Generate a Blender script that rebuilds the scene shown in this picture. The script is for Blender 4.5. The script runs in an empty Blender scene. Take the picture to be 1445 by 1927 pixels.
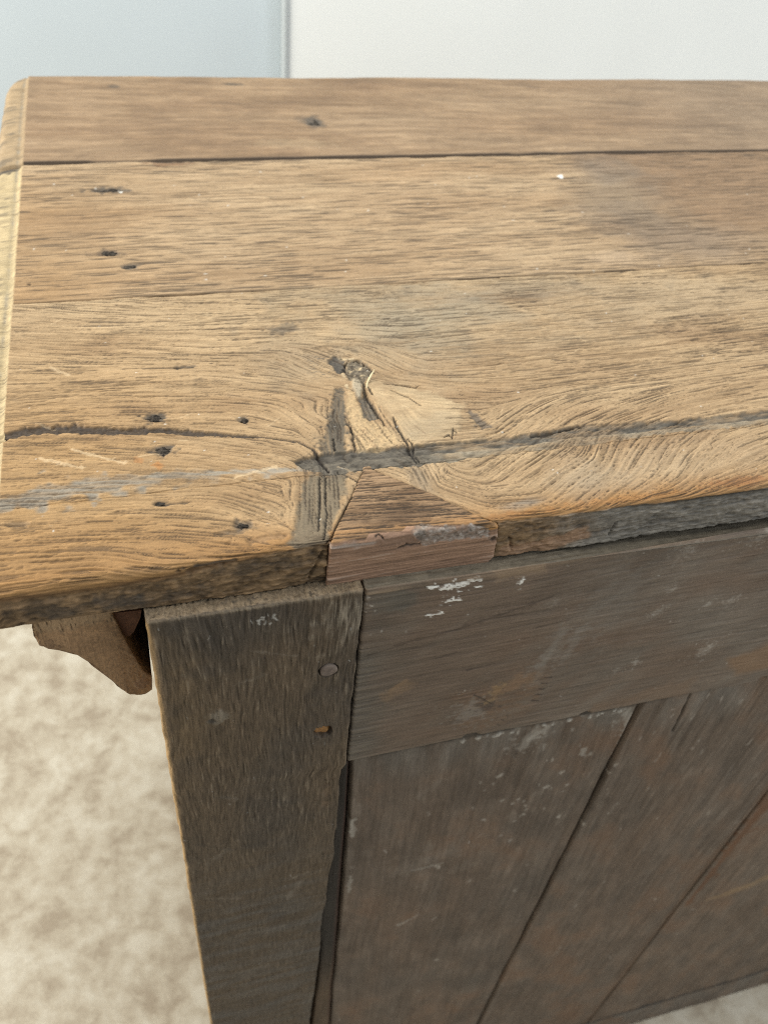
import bpy, bmesh, math, random
import numpy as np
random.seed(7)
S = bpy.context.scene
C = bpy.data.collections.new('scene'); S.collection.children.link(C)

# ------------------------------------------------------------------ camera
F = 1612.8                       # focal length in photo pixels (1445 x 1927)
YAW, PITCH, ROLL = 0.346874, 0.750673, -0.117956
CAM_H = 1.237                    # camera height above the floor
ZT = -0.25                       # table top, relative to the camera
ZF = -CAM_H
_f = np.array([math.sin(YAW)*math.cos(PITCH), math.cos(YAW)*math.cos(PITCH), -math.sin(PITCH)])
_r = np.cross(_f, [0, 0, 1.]); _r /= np.linalg.norm(_r); _d = np.cross(_f, _r)
_r2 = math.cos(ROLL)*_r + math.sin(ROLL)*_d
_d2 = -math.sin(ROLL)*_r + math.cos(ROLL)*_d
from mathutils import Matrix, Vector
cam = bpy.data.objects.new('camera', bpy.data.cameras.new('camera')); C.objects.link(cam)
m = Matrix(((_r2[0], -_d2[0], -_f[0], 0), (_r2[1], -_d2[1], -_f[1], 0), (_r2[2], -_d2[2], -_f[2], CAM_H), (0, 0, 0, 1)))
cam.matrix_world = m
cd = cam.data
cd.sensor_fit = 'HORIZONTAL'; cd.sensor_width = 24.0; cd.lens = 24.0*F/1445.0
cd.clip_start = 0.02; cd.clip_end = 100
cd.dof.use_dof = True; cd.dof.focus_distance = 0.385; cd.dof.aperture_fstop = 11.0
S.camera = cam

# ------------------------------------------------------------------ light
w = bpy.data.worlds.new('World'); S.world = w; w.use_nodes = True
bg = w.node_tree.nodes['Background']
bg.inputs[0].default_value = (0.86, 0.93, 1.0, 1); bg.inputs[1].default_value = 0.30
def lamp(name, loc, target, sx, sy, power, col):
    l = bpy.data.lights.new(name, 'AREA'); l.shape = 'RECTANGLE'; l.size = sx; l.size_y = sy
    l.energy = power; l.color = col
    o = bpy.data.objects.new(name, l); C.objects.link(o); o.location = loc
    o.rotation_euler = (Vector(target)-Vector(loc)).to_track_quat('-Z', 'Y').to_euler()
    return o
lamp('window_light', (-2.3, 0.75, 2.0), (0.0, 0.4, 0.9), 1.4, 1.4, 122, (1.0, 0.94, 0.83))
lamp('ceiling_light', (0.6, 0.7, 3.3), (0.5, 0.5, 0.0), 2.6, 2.6, 62, (1.0, 0.985, 0.955))
lamp('side_window_light', (2.1, -1.35, 1.8), (0.5, 0.2, 0.5), 1.3, 1.3, 33, (0.93, 0.975, 1.0))
S.view_settings.view_transform = 'Standard'; S.view_settings.look = 'None'
S.view_settings.exposure = 0.0; S.view_settings.gamma = 1.0
S.render.engine = 'CYCLES'
S.cycles.use_denoising = False
S.cycles.max_bounces = 6
S.cycles.filter_width = 1.1

# ------------------------------------------------------------------ geometry of the photograph
def ray(x, y):
    return np.array([(x-722.5)*_r2[i] + (y-963.5)*_d2[i] + F*_f[i] for i in range(3)])
def ptop(x, y, z=ZT):
    d = ray(x, y); d = d*(z/d[2]); return d[0], d[1]
YE, YF, YP = 0.2386, 0.2310, 0.2364     # edge of the top, frame face, panel face
TH = 0.0238                              # thickness of the top
def pY(x, y, Y):
    d = ray(x, y); d = d*(Y/d[1]); return d[0], d[2]
def pedge(x, y):
    X, z = pY(x, y, YE); return X, YE+(z-ZT)
def pback(x, y): return pY(x, y, YF)

# ------------------------------------------------------------------ numpy texture tools
rng = np.random.default_rng(11)
def vn(X, Y, sx, sy, seed, octv=1):
    """value noise in -1..1"""
    out = np.zeros(np.shape(X), np.float32); amp = 1.0; tot = 0
    for o in range(octv):
        r = np.random.default_rng(seed*97+o)
        tab = r.random((256, 256), dtype=np.float32)*2-1
        u = np.asarray(X)/sx*(2**o)+r.random()*200+50; v = np.asarray(Y)/sy*(2**o)+r.random()*200+50
        iu = np.floor(u).astype(np.int32); iv = np.floor(v).astype(np.int32)
        fu = (u-iu).astype(np.float32); fv = (v-iv).astype(np.float32)
        fu = fu*fu*(3-2*fu); fv = fv*fv*(3-2*fv)
        a = tab[iv & 255, iu & 255]; b = tab[iv & 255, (iu+1) & 255]
        c = tab[(iv+1) & 255, iu & 255]; d = tab[(iv+1) & 255, (iu+1) & 255]
        out += amp*((a*(1-fu)+b*fu)*(1-fv)+(c*(1-fu)+d*fu)*fv)
        tot += amp; amp *= 0.55
    return out/tot*1.3
def ss(a, b, x): 
    t = np.clip((x-a)/(b-a), 0, 1); return t*t*(3-2*t)
def blur(a, n=1):
    for _ in range(n):
        p = np.pad(a, 1, mode='edge'); a = (p[:-2, 1:-1]+2*p[1:-1, 1:-1]+p[2:, 1:-1])/4
        p = np.pad(a, 1, mode='edge'); a = (p[1:-1, :-2]+2*p[1:-1, 1:-1]+p[1:-1, 2:])/4
    return a
class Map:
    def __init__(s, x0, x1, t0, t1, dx, dt):
        s.x = np.arange(x0, x1, dx).astype(np.float32); s.t = np.arange(t0, t1, dt).astype(np.float32)
        s.dx, s.dt = dx, dt
        s.X, s.T = np.meshgrid(s.x, s.t)
        s.ang = np.zeros_like(s.X)
    def field(s, segs, bg=0.0, bw=1.0, eps=0.006, pw=1.6):
        cx = np.full(s.X.shape, bw*math.cos(2*bg), np.float32); sy = np.full(s.X.shape, bw*math.sin(2*bg), np.float32)
        for (x1, t1, x2, t2, wt) in segs:
            a = math.atan2(t2-t1, x2-x1); mx, mt = (x1+x2)/2, (t1+t2)/2
            wgt = wt*(0.0004/((s.X-mx)**2+((s.T-mt)*1.3)**2+eps*eps))**pw
            cx += wgt*math.cos(2*a); sy += wgt*math.sin(2*a)
        s.ang = 0.5*np.arctan2(sy, cx)
    def walk(s, src, L, mode='max', step=1.0, taper=0.35):
        ny, nx = src.shape
        vx0 = np.cos(s.ang); vy0 = np.sin(s.ang)*(s.dx/s.dt)
        gx, gy = np.meshgrid(np.arange(nx, dtype=np.float32), np.arange(ny, dtype=np.float32))
        out = src.copy(); wsum = 1.0
        for sg in (1, -1):
            px, py = gx.copy(), gy.copy(); vx, vy = vx0*sg, vy0*sg
            for k in range(1, L+1):
                px += vx*step; py += vy*step
                ix = np.clip(px, 0, nx-1.001); iy = np.clip(py, 0, ny-1.001)
                jx = ix.astype(np.int32); jy = iy.astype(np.int32)
                fx = ix-jx; fy = iy-jy
                q = jy*nx+jx; fl = src.ravel()
                v = (fl[q]*(1-fx)+fl[q+1]*fx)*(1-fy)+(fl[q+nx]*(1-fx)+fl[q+nx+1]*fx)*fy
                if mode == 'max': np.maximum(out, v*(1-k/(L+1))**taper, out=out)
                else: out += v; wsum += 0.5
                nvx = vx0.ravel()[q]; nvy = vy0.ravel()[q]
                flip = np.sign(nvx*vx+nvy*vy); flip[flip == 0] = 1
                vx = nvx*flip; vy = nvy*flip
        if mode != 'max': out /= (2*L+1)
        return out
    def seeds(s, n, mask=None, amp=(0.5, 1.0), fat=0.0):
        a = np.zeros(s.X.shape, np.float32); ny, nx = a.shape
        i = rng.integers(1, ny-1, n); j = rng.integers(1, nx-1, n)
        v = rng.uniform(amp[0], amp[1], n).astype(np.float32)
        if mask is not None:
            keep = rng.random(n) < mask[i, j]; i, j, v = i[keep], j[keep], v[keep]
        np.maximum.at(a, (i, j), v)
        if fat: 
            b = (rng.random(len(i)) < fat); np.maximum.at(a, (i[b]-1, j[b]), v[b]*0.8)
        return a
    def dist(s, pts, widths):
        """signed-ish distance to a polyline divided by local half width; returns d/hw field"""
        best = np.full(s.X.shape, 99., np.float32); par = np.zeros(s.X.shape, np.float32)
        n = len(pts)
        if np.isscalar(widths): widths = [widths]*n
        for k in range(n-1):
            (ax, at), (bx, bt) = pts[k], pts[k+1]
            wm = max(widths[k], widths[k+1])*4+0.003
            i0, i1 = np.searchsorted(s.t, [min(at, bt)-wm, max(at, bt)+wm]); j0, j1 = np.searchsorted(s.x, [min(ax, bx)-wm, max(ax, bx)+wm])
            if i1 <= i0 or j1 <= j0: continue
            X = s.X[i0:i1, j0:j1]; T = s.T[i0:i1, j0:j1]
            dx, dt = bx-ax, bt-at; L = dx*dx+dt*dt+1e-12
            u = np.clip(((X-ax)*dx+(T-at)*dt)/L, 0, 1)
            d = np.hypot(X-ax-u*dx, T-at-u*dt)/(widths[k]*(1-u)+widths[k+1]*u)
            sub = best[i0:i1, j0:j1]; np.minimum(sub, d, out=sub)
        return best
    def stroke(s, pts, widths, soft=0.5, rough=0.0, rs=0.003, seed=1):
        d = s.dist(pts, widths)
        if rough: d = d*np.maximum(0.25, 1+rough*vn(s.X, s.T, rs, rs, seed, 2))
        return 1-ss(1-soft, 1+soft, d)
    def blob(s, cx, ct, rx, rt, soft=0.5, rough=0.3, rs=0.004, seed=3, ang=0):
        c, sn = math.cos(ang), math.sin(ang)
        u = ((s.X-cx)*c+(s.T-ct)*sn)/rx; v = (-(s.X-cx)*sn+(s.T-ct)*c)/rt
        d = np.hypot(u, v)*np.maximum(0.25, 1+rough*vn(s.X, s.T, rs, rs, seed, 2))
        return 1-ss(1-soft, 1+soft, d)
    def poly(s, pts, soft=0.0015, rough=0.0, rs=0.004, seed=5):
        """soft inside mask of polygon"""
        n = len(pts); inside = np.zeros(s.X.shape, bool)
        for k in range(n):
            (ax, at), (bx, bt) = pts[k], pts[(k+1) % n]
            cond = ((at > s.T) != (bt > s.T))
            with np.errstate(divide='ignore', invalid='ignore'):
                xi = (bx-ax)*(s.T-at)/(bt-at if bt != at else 1e-9)+ax
            inside ^= cond & (s.X < xi)
        d = s.dist(list(pts)+[pts[0]], 0.001)*0.001
        d = np.where(inside, d, -d)
        if rough: d = d+rough*vn(s.X, s.T, rs, rs, seed, 2)
        return ss(-soft, soft, d)
def mix(a, b, m):
    return a*(1-m[..., None])+np.asarray(b, np.float32)*m[..., None]

# ------------------------------------------------------------------ mesh tools
def grid_mesh(name, P, col, mat, parent=None, wrap_v=False):
    ny, nx = P.shape[:2]
    me = bpy.data.meshes.new(name)
    idx = np.arange(ny*nx).reshape(ny, nx)
    if wrap_v: idx = np.vstack([idx, idx[:1]])
    q = np.stack([idx[:-1, :-1], idx[:-1, 1:], idx[1:, 1:], idx[1:, :-1]], -1).reshape(-1, 4)
    me.vertices.add(ny*nx); me.vertices.foreach_set('co', P.astype(np.float32).ravel())
    me.loops.add(q.size); me.loops.foreach_set('vertex_index', q.astype(np.int32).ravel())
    me.polygons.add(len(q)); me.polygons.foreach_set('loop_start', np.arange(0, q.size, 4, dtype=np.int32))
    me.polygons.foreach_set('use_smooth', np.ones(len(q), bool))
    me.update(calc_edges=True)
    a = me.color_attributes.new('tone', 'FLOAT_COLOR', 'POINT')
    c4 = np.ones((ny*nx, 4), np.float32); c4[:, :3] = np.clip(col, 0.004, 0.95).reshape(-1, 3)
    a.data.foreach_set('color', c4.ravel())
    me.materials.append(mat)
    o = bpy.data.objects.new(name, me); C.objects.link(o)
    if parent: o.parent = parent
    return o
def displaced(B, h, flip=1):
    du = np.gradient(B, axis=1); dv = np.gradient(B, axis=0)
    n = np.cross(du, dv); n /= np.linalg.norm(n, axis=2, keepdims=True)+1e-12
    return B+n*h[..., None]*flip
def bm_obj(name, bm, mat, parent=None, smooth=False):
    bmesh.ops.recalc_face_normals(bm, faces=bm.faces)
    me = bpy.data.meshes.new(name); bm.to_mesh(me); bm.free(); me.materials.append(mat)
    if smooth:
        for p in me.polygons: p.use_smooth = True
    o = bpy.data.objects.new(name, me); C.objects.link(o)
    if parent: o.parent = parent
    return o
def box(name, x0, x1, y0, y1, z0, z1, mat, parent=None, bev=0.001):
    bm = bmesh.new(); bmesh.ops.create_cube(bm, size=1)
    for v in bm.verts: v.co = ((x0+x1)/2+v.co.x*(x1-x0), (y0+y1)/2+v.co.y*(y1-y0), (z0+z1)/2+v.co.z*(z1-z0)+CAM_H)
    if bev: bmesh.ops.bevel(bm, geom=bm.edges[:], offset=bev, segments=2, affect='EDGES')
    return bm_obj(name, bm, mat, parent)

# ------------------------------------------------------------------ materials
def nodes(name):
    mt = bpy.data.materials.new(name); mt.use_nodes = True
    nt = mt.node_tree; return mt, nt, nt.nodes['Principled BSDF']
def wood_mat(name, stretch, attr=True, base=(0.2, 0.15, 0.1), dark=(0.05, 0.035, 0.025), rough=0.6, spec=0.3, bump=0.25, amt=0.25, iso=0.10, mottle=60):
    mt, nt, bs = nodes(name); L = nt.links.new; N = nt.nodes.new
    tc = N('ShaderNodeTexCoord'); mp = N('ShaderNodeMapping'); mp.inputs['Scale'].default_value = stretch
    L(tc.outputs['Object'], mp.inputs[0])
    nz = N('ShaderNodeTexNoise'); nz.inputs['Scale'].default_value = 1.0; nz.inputs['Detail'].default_value = 5; nz.inputs['Roughness'].default_value = 0.65
    L(mp.outputs[0], nz.inputs['Vector'])
    if attr:
        at = N('ShaderNodeVertexColor'); at.layer_name = 'tone'; src = at.outputs['Color']
    else:
        n2 = N('ShaderNodeTexNoise'); n2.inputs['Scale'].default_value = mottle; n2.inputs['Detail'].default_value = 6
        L(tc.outputs['Object'], n2.inputs['Vector'])
        rp = N('ShaderNodeValToRGB'); rp.color_ramp.elements[0].position = 0.32; rp.color_ramp.elements[1].position = 0.68
        rp.color_ramp.elements[0].color = (*dark, 1); rp.color_ramp.elements[1].color = (*base, 1)
        L(n2.outputs['Fac'], rp.inputs[0]); src = rp.outputs[0]
    mr = N('ShaderNodeMapRange'); mr.inputs['From Min'].default_value = 0.25; mr.inputs['From Max'].default_value = 0.75
    mr.inputs['To Min'].default_value = 1-amt; mr.inputs['To Max'].default_value = 1+amt
    L(nz.outputs['Fac'], mr.inputs['Value'])
    n3 = N('ShaderNodeTexNoise'); n3.inputs['Scale'].default_value = 1100; n3.inputs['Detail'].default_value = 3; n3.inputs['Roughness'].default_value = 0.7
    L(tc.outputs['Object'], n3.inputs['Vector'])
    m3 = N('ShaderNodeMapRange'); m3.inputs['From Min'].default_value = 0.3; m3.inputs['From Max'].default_value = 0.7
    m3.inputs['To Min'].default_value = 1-iso; m3.inputs['To Max'].default_value = 1+iso
    L(n3.outputs['Fac'], m3.inputs['Value'])
    mm = N('ShaderNodeMath'); mm.operation = 'MULTIPLY'; L(mr.outputs[0], mm.inputs[0]); L(m3.outputs[0], mm.inputs[1])
    vm = N('ShaderNodeVectorMath'); vm.operation = 'SCALE'; L(src, vm.inputs[0]); L(mm.outputs[0], vm.inputs['Scale'])
    L(vm.outputs[0], bs.inputs['Base Color'])
    bs.inputs['Roughness'].default_value = rough; bs.inputs['Specular IOR Level'].default_value = spec
    bp = N('ShaderNodeBump'); bp.inputs['Strength'].default_value = bump; bp.inputs['Distance'].default_value = 0.0006
    ah = N('ShaderNodeMath'); ah.operation = 'ADD'; L(nz.outputs['Fac'], ah.inputs[0]); L(n3.outputs['Fac'], ah.inputs[1])
    L(ah.outputs[0], bp.inputs['Height']); L(bp.outputs[0], bs.inputs['Normal'])
    return mt
M_TOP = wood_mat('weathered_oak', (120, 1700, 900), rough=0.62, spec=0.28, amt=0.2, bump=0.3)
M_BACKV = wood_mat('dusty_oak_upright', (1300, 1300, 110), rough=0.66, spec=0.3, amt=0.26, bump=0.5, iso=0.16)
M_BACKH = wood_mat('dusty_oak_across', (110, 1300, 1300), rough=0.62, spec=0.32, amt=0.2, bump=0.35, iso=0.13)
M_PATCH = wood_mat('repair_wood', (150, 1500, 1500), rough=0.6, spec=0.25, amt=0.2, bump=0.3)
M_RAW = wood_mat('raw_sawn_oak', (900, 700, 500), attr=False, base=(0.30, 0.19, 0.105), dark=(0.15, 0.092, 0.052), rough=0.8, spec=0.15, amt=0.3, bump=0.6, mottle=260)
M_DARK = wood_mat('old_dark_oak', (600, 600, 90), attr=False, base=(0.085, 0.052, 0.034), dark=(0.03, 0.02, 0.015), rough=0.75, spec=0.2)
M_FAR = wood_mat('dusty_oak_plain', (300, 1000, 300), attr=False, base=(0.14, 0.108, 0.083), dark=(0.10, 0.076, 0.058), rough=0.65, spec=0.3)
M_PEG = wood_mat('oak_peg_end_grain', (900, 900, 900), attr=False, base=(0.20, 0.155, 0.125), dark=(0.11, 0.085, 0.07), rough=0.7, spec=0.25)
M_PEGRAW = wood_mat('broken_peg_wood', (900, 900, 900), attr=False, base=(0.40, 0.22, 0.085), dark=(0.20, 0.10, 0.04), rough=0.8, spec=0.15, bump=0.6)
M_NAIL = wood_mat('blackened_iron', (1500, 1500, 1500), attr=False, base=(0.085, 0.072, 0.058), dark=(0.012, 0.010, 0.008), rough=0.85, spec=0.12, bump=1.0, mottle=700)
M_SPL = wood_mat('fresh_splinter', (400, 400, 400), attr=False, base=(0.72, 0.62, 0.40), dark=(0.6, 0.5, 0.3), rough=0.7, spec=0.2)

# ------------------------------------------------------------------ floor and walls
def floor_mat():
    mt, nt, bs = nodes('mottled_stone_floor'); L = nt.links.new; N = nt.nodes.new
    tc = N('ShaderNodeTexCoord')
    def noise(sc, det, ro, dist=0.0):
        n = N('ShaderNodeTexNoise'); n.inputs['Scale'].default_value = sc; n.inputs['Detail'].default_value = det
        n.inputs['Roughness'].default_value = ro; n.inputs['Distortion'].default_value = dist
        L(tc.outputs['Object'], n.inputs['Vector']); return n
    a = noise(17, 4, 0.6, 0.5); b = noise(46, 4, 0.6, 0.3); c = noise(5, 3, 0.5)
    rp = N('ShaderNodeValToRGB'); e = rp.color_ramp.elements
    e[0].position = 0.40; e[0].color = (0.32, 0.268, 0.20, 1); e[1].position = 0.60; e[1].color = (0.515, 0.475, 0.39, 1)
    x = e.new(0.49); x.color = (0.425, 0.376, 0.292, 1)
    mx = N('ShaderNodeMath'); mx.operation = 'MULTIPLY_ADD'; mx.inputs[1].default_value = 0.34
    L(b.outputs['Fac'], mx.inputs[0])
    ad = N('ShaderNodeMath'); ad.operation = 'MULTIPLY_ADD'; ad.inputs[1].default_value = 0.50
    L(a.outputs['Fac'], ad.inputs[0])
    sc = N('ShaderNodeMath'); sc.operation = 'MULTIPLY'; sc.inputs[1].default_value = 0.16
    L(c.outputs['Fac'], sc.inputs[0]); L(sc.outputs[0], ad.inputs[2]); L(ad.outputs[0], mx.inputs[2])
    g = noise(420, 3, 0.7); gm = N('ShaderNodeMapRange'); gm.inputs['From Min'].default_value = 0.3; gm.inputs['From Max'].default_value = 0.7; gm.inputs['To Min'].default_value = 0.82; gm.inputs['To Max'].default_value = 1.15
    L(g.outputs['Fac'], gm.inputs['Value']); gv = N('ShaderNodeVectorMath'); gv.operation = 'SCALE'
    L(mx.outputs[0], rp.inputs[0]); L(rp.outputs[0], gv.inputs[0]); L(gm.outputs[0], gv.inputs['Scale']); L(gv.outputs[0], bs.inputs['Base Color'])
    bs.inputs['Roughness'].default_value = 0.7; bs.inputs['Specular IOR Level'].default_value = 0.25
    bp = N('ShaderNodeBump'); bp.inputs['Strength'].default_value = 0.3; bp.inputs['Distance'].default_value = 0.004
    L(mx.outputs[0], bp.inputs['Height']); L(bp.outputs[0], bs.inputs['Normal'])
    return mt
def paint_mat(name, col):
    mt, nt, bs = nodes(name); L = nt.links.new; N = nt.nodes.new
    tc = N('ShaderNodeTexCoord'); n = N('ShaderNodeTexNoise'); n.inputs['Scale'].default_value = 2.2; n.inputs['Detail'].default_value = 4
    L(tc.outputs['Object'], n.inputs['Vector'])
    rp = N('ShaderNodeValToRGB'); rp.color_ramp.elements[0].position = 0.3; rp.color_ramp.elements[1].position = 0.7
    rp.color_ramp.elements[0].color = (*[c*0.95 for c in col], 1); rp.color_ramp.elements[1].color = (*[min(c*1.03, 1) for c in col], 1)
    L(n.outputs['Fac'], rp.inputs[0]); L(rp.outputs[0], bs.inputs['Base Color'])
    bs.inputs['Roughness'].default_value = 0.55; bs.inputs['Specular IOR Level'].default_value = 0.25
    return mt
def struct(o): o['kind'] = 'structure'; return o
struct(box('floor', -3.5, 4.5, -3.5, 2.6, ZF-0.05, ZF, floor_mat(), bev=0))
WY = 1.80
d = ray(540, 70); xw = d[0]*WY/d[1]
struct(box('wall', -3.5, 4.5, WY+0.04, WY+0.16, ZF, 1.6, paint_mat('pale_blue_grey_paint', (0.60, 0.68, 0.73)), bev=0))
struct(box('partition_wall', xw, 4.5, WY, WY+0.039, ZF, 1.6, paint_mat('white_paint', (0.90, 0.935, 0.93)), bev=0.004))
struct(box('wall_trim', xw-.0045, xw+.004, WY-.003, WY+.039, ZF, 1.6, paint_mat('grey_trim', (0.46, 0.50, 0.52)), bev=0.002))

# ------------------------------------------------------------------ the piece of furniture
root = bpy.data.objects.new('oak_sideboard', None); C.objects.link(root); root.location = (0, 0, 0)
root['label'] = 'old weathered oak sideboard seen from its dusty unfinished back, with a patched plank top'
root['category'] = 'sideboard'

XA = -0.0640                                   # arris of the left end
J1, J2, YB = 0.6350, 0.4445, 0.8260
J3 = ptop(700, 880)[1]

def end_profile(X):
    """left end: a small step then a shallow ovolo; returns x, dz"""
    a = np.clip(XA-X, 0, None)
    dz = -0.0013*ss(0.0000, 0.0016, a)
    dz = dz-0.0055*ss(0.001, 0.036, a)-0.0004*ss(0.0016, 0.003, a)*(1-ss(0.003, 0.006, a))
    over = np.clip(a-0.0135, 0, 0.0135)
    dz = dz-np.where(over > 0, 0.018*(1-np.sqrt(np.clip(1-(over/0.0135)**2, 0, 1))), 0)
    x = np.where(a > 0, XA-np.where(a > 0.0135, 0.0135+0.0065*np.sin(np.clip(over/0.0135, 0, 1)*math.pi/2), a), X)
    return x, dz
def xs_for(mp, x_end, n=40):
    ext = mp.x[-1]+(x_end-mp.x[-1])*(np.linspace(0, 1, n+1)[1:]**1.5)
    return np.concatenate([mp.x, ext]).astype(np.float32)
def extend(a, mp, n=40):
    """mirror columns of a map for the coarse part outside the picture"""
    nx = a.shape[1]
    idx = nx-2-(np.linspace(0, 1, n)**1.5*(nx*0.6)).astype(int)
    return np.concatenate([a, a[:, idx]], 1)
XEND = 1.15

def plank(name, mp, ta, tb, col, h, prof, bottom=-0.0232, plan=None):
    i0, i1 = np.searchsorted(mp.t, [ta, tb])
    T = mp.t[i0:i1]; c = extend(col[i0:i1], mp); hh = extend(h[i0:i1], mp)
    X = xs_for(mp, XEND)
    y, z = prof(T)
    ex, dz = end_profile(X)
    ny, nx = len(T), len(X)
    B = np.zeros((ny, nx, 3), np.float32)
    B[..., 0] = ex[None, :]; B[..., 1] = y[:, None]; B[..., 2] = np.maximum(z[:, None]+dz[None, :], bottom)
    if plan is not None: plan(B, X)
    P = displaced(B, hh)
    P[..., 2] = np.maximum(P[..., 2], bottom-0.001)
    lo = P[:1].copy(); lo[..., 2] = bottom; hi = P[-1:].copy(); hi[..., 2] = bottom
    if z[0] > bottom+0.003: P = np.concatenate([lo, P]); c = np.concatenate([c[:1]*0.5, c])
    if z[-1] > bottom+0.003: P = np.concatenate([P, hi]); c = np.concatenate([c, c[-1:]*0.5])
    P[..., 2] += ZT+CAM_H
    return grid_mesh(name, P, c, M_TOP, root, wrap_v=True)

# ---- tones (linear albedo)
TAN = np.array((0.41, 0.285, 0.158), np.float32); PALE = np.array((0.52, 0.395, 0.240), np.float32)
ORANGE = np.array((0.37, 0.205, 0.075), np.float32); BROWN = np.array((0.255, 0.165, 0.092), np.float32)
PORE = np.array((0.055, 0.038, 0.024), np.float32); GREY = np.array((0.155, 0.135, 0.105), np.float32)
DGREY = np.array((0.075, 0.066, 0.054), np.float32); LGREY = np.array((0.40, 0.35, 0.275), np.float32)
BLACK = np.array((0.02, 0.016, 0.012), np.float32)

# ================= the two planks nearest the camera share one map ==================
mp = Map(-0.0955, 0.470, YE-0.0305, J2+0.0006, 0.00060, 0.00036)
def PX(*pts): return [ptop(*p) for p in pts]
def EX(*pts): return [pedge(*p) for p in pts]
def seg(x1, y1, x2, y2, wt=1.0):
    a = ptop(x1, y1); b = ptop(x2, y2); return (*a, *b, wt)
def z4(x1, y1, x2, y2, wt=1.0): return seg(480+x1/2.89, 600+y1/2.89, 480+x2/2.89, 600+y2/2.89, wt)
def z5(x1, y1, x2, y2, wt=1.0): return seg(940+x1/2.861, 600+y1/2.861, 940+x2/2.861, 600+y2/2.861, wt)
segs = [z4(300, 240, 400, 290), z4(300, 380, 400, 402), z4(280, 530, 370, 585), z4(255, 600, 350, 690), z4(60, 640, 260, 665),
        z4(440, 420, 420, 560, 1.5), z4(420, 560, 410, 700, 1.5), z4(230, 870, 215, 1000, 1.5), z4(210, 1000, 190, 1120, 1.2),
        z4(350, 870, 350, 1100, 1.5), z4(0, 880, 150, 915), z4(0, 980, 130, 1010), z4(0, 1100, 120, 1135), z4(60, 1000, 160, 1060),
        z4(520, 430, 570, 560), z4(560, 560, 640, 640), z4(690, 520, 780, 640), z4(700, 350, 900, 380), z4(1000, 420, 1200, 430),
        z4(950, 640, 1100, 630), z4(640, 200, 760, 260), z4(480, 60, 700, 70),
        z4(650, 830, 820, 890), z4(880, 830, 930, 930), z4(950, 950, 1250, 1080), z4(1000, 900, 1200, 960),
        z5(50, 560, 120, 515, .5), z5(270, 580, 340, 530, .6), z5(430, 550, 560, 490), z5(700, 520, 830, 475), z5(1000, 490, 1250, 440), z5(1000, 200, 1300, 165),
        z5(540, 770, 572, 670), z5(620, 790, 660, 690), z5(730, 780, 790, 680), z5(860, 830, 910, 720), z5(960, 870, 1010, 790), z5(1040, 700, 1110, 640),
        z5(1150, 760, 1230, 690), z5(1280, 660, 1390, 620), z5(1330, 800, 1440, 750), z5(1150, 880, 1300, 820), z5(940, 920, 1040, 850),
        z5(680, 980, 800, 900), z5(450, 1010, 560, 920), z5(300, 960, 400, 880), z5(120, 900, 220, 830), z5(0, 940, 140, 935), z5(0, 1010, 200, 1010), z5(0, 860, 90, 790),
        z5(200, 770, 300, 690), z5(380, 830, 470, 770), z5(1300, 950, 1440, 900), z5(800, 1000, 1000, 960)]
segs += [seg(32, 657, 162, 668), seg(30, 580, 160, 590), seg(200, 570, 330, 574), seg(30, 715, 80, 715), seg(30, 730, 100, 728), seg(70, 750, 170, 745), seg(250, 650, 400, 656), seg(400, 600, 500, 598),
         seg(230, 740, 350, 738), seg(430, 720, 520, 728), seg(50, 850, 150, 850), seg(200, 850, 300, 855), seg(400, 850, 480, 860), seg(230, 932, 420, 929), seg(30, 930, 160, 925), seg(145, 985, 310, 979), seg(20, 1000, 140, 990),
         seg(204, 1055, 300, 1070), seg(30, 1060, 130, 1050), seg(350, 1000, 450, 1010), seg(900, 585, 1250, 559), seg(985, 664, 1095, 655), seg(1030, 737, 1250, 712), seg(1250, 620, 1440, 600), seg(1300, 690, 1440, 672), seg(800, 560, 900, 558), seg(600, 560, 700, 558), seg(760, 650, 860, 640), seg(860, 690, 960, 680)]
for x in np.arange(-0.06, 0.45, 0.03): segs.append((x-0.005, YE-0.008, x+0.005, YE-0.008, 0.6))
mp.field(segs, bw=0.25, eps=0.005, pw=2.4)
mp.ang += 0.035*vn(mp.X, mp.T, 0.018, 0.008, 21, 2)+0.03*vn(mp.X, mp.T, 0.05, 0.02, 22)
X, T = mp.X, mp.T
kn = ptop(660, 700)
arcs = mp.poly(PX((960, 870), (1445, 815), (1445, 880), (1200, 950), (960, 975)), soft=0.006)
pale_k = mp.poly([ptop(480+a/2.89, 600+b/2.89) for a, b in ((600, 330), (760, 360), (960, 400), (1130, 470), (1120, 620), (860, 680), (800, 640), (700, 500), (620, 400))], soft=0.002, rough=0.002)
vfis = mp.stroke(PX((640, 735), (637, 770), (632, 810), (626, 850), (630, 880)), [0.0020, 0.0038, 0.0052, 0.0064, 0.007], soft=0.35, rough=0.5, rs=0.002, seed=31)
vpat = mp.poly(PX((578, 892), (655, 892), (650, 925), (625, 985), (616, 1040), (545, 1030), (560, 965)), soft=0.0013, rough=0.0016, rs=0.003, seed=32)
joint_band = mp.poly(PX((545, 866), (620, 850), (770, 838), (860, 831), (940, 824), (1097, 799), (1290, 789), (1445, 771), (1700, 745), (1700, 765), (1445, 797), (1255, 814), (1094, 838), (940, 853), (850, 868), (780, 877), (620, 888), (575, 882)), soft=0.0005, rough=0.0011, rs=0.003, seed=33)
jbm = np.clip(.80+.55*vn(X, T, .012, .0022, 56, 3), .25, 1); jbm = np.maximum(jbm, ss(ptop(880, 850)[0], ptop(800, 850)[0], X)); joint_band = joint_band*jbm
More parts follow.
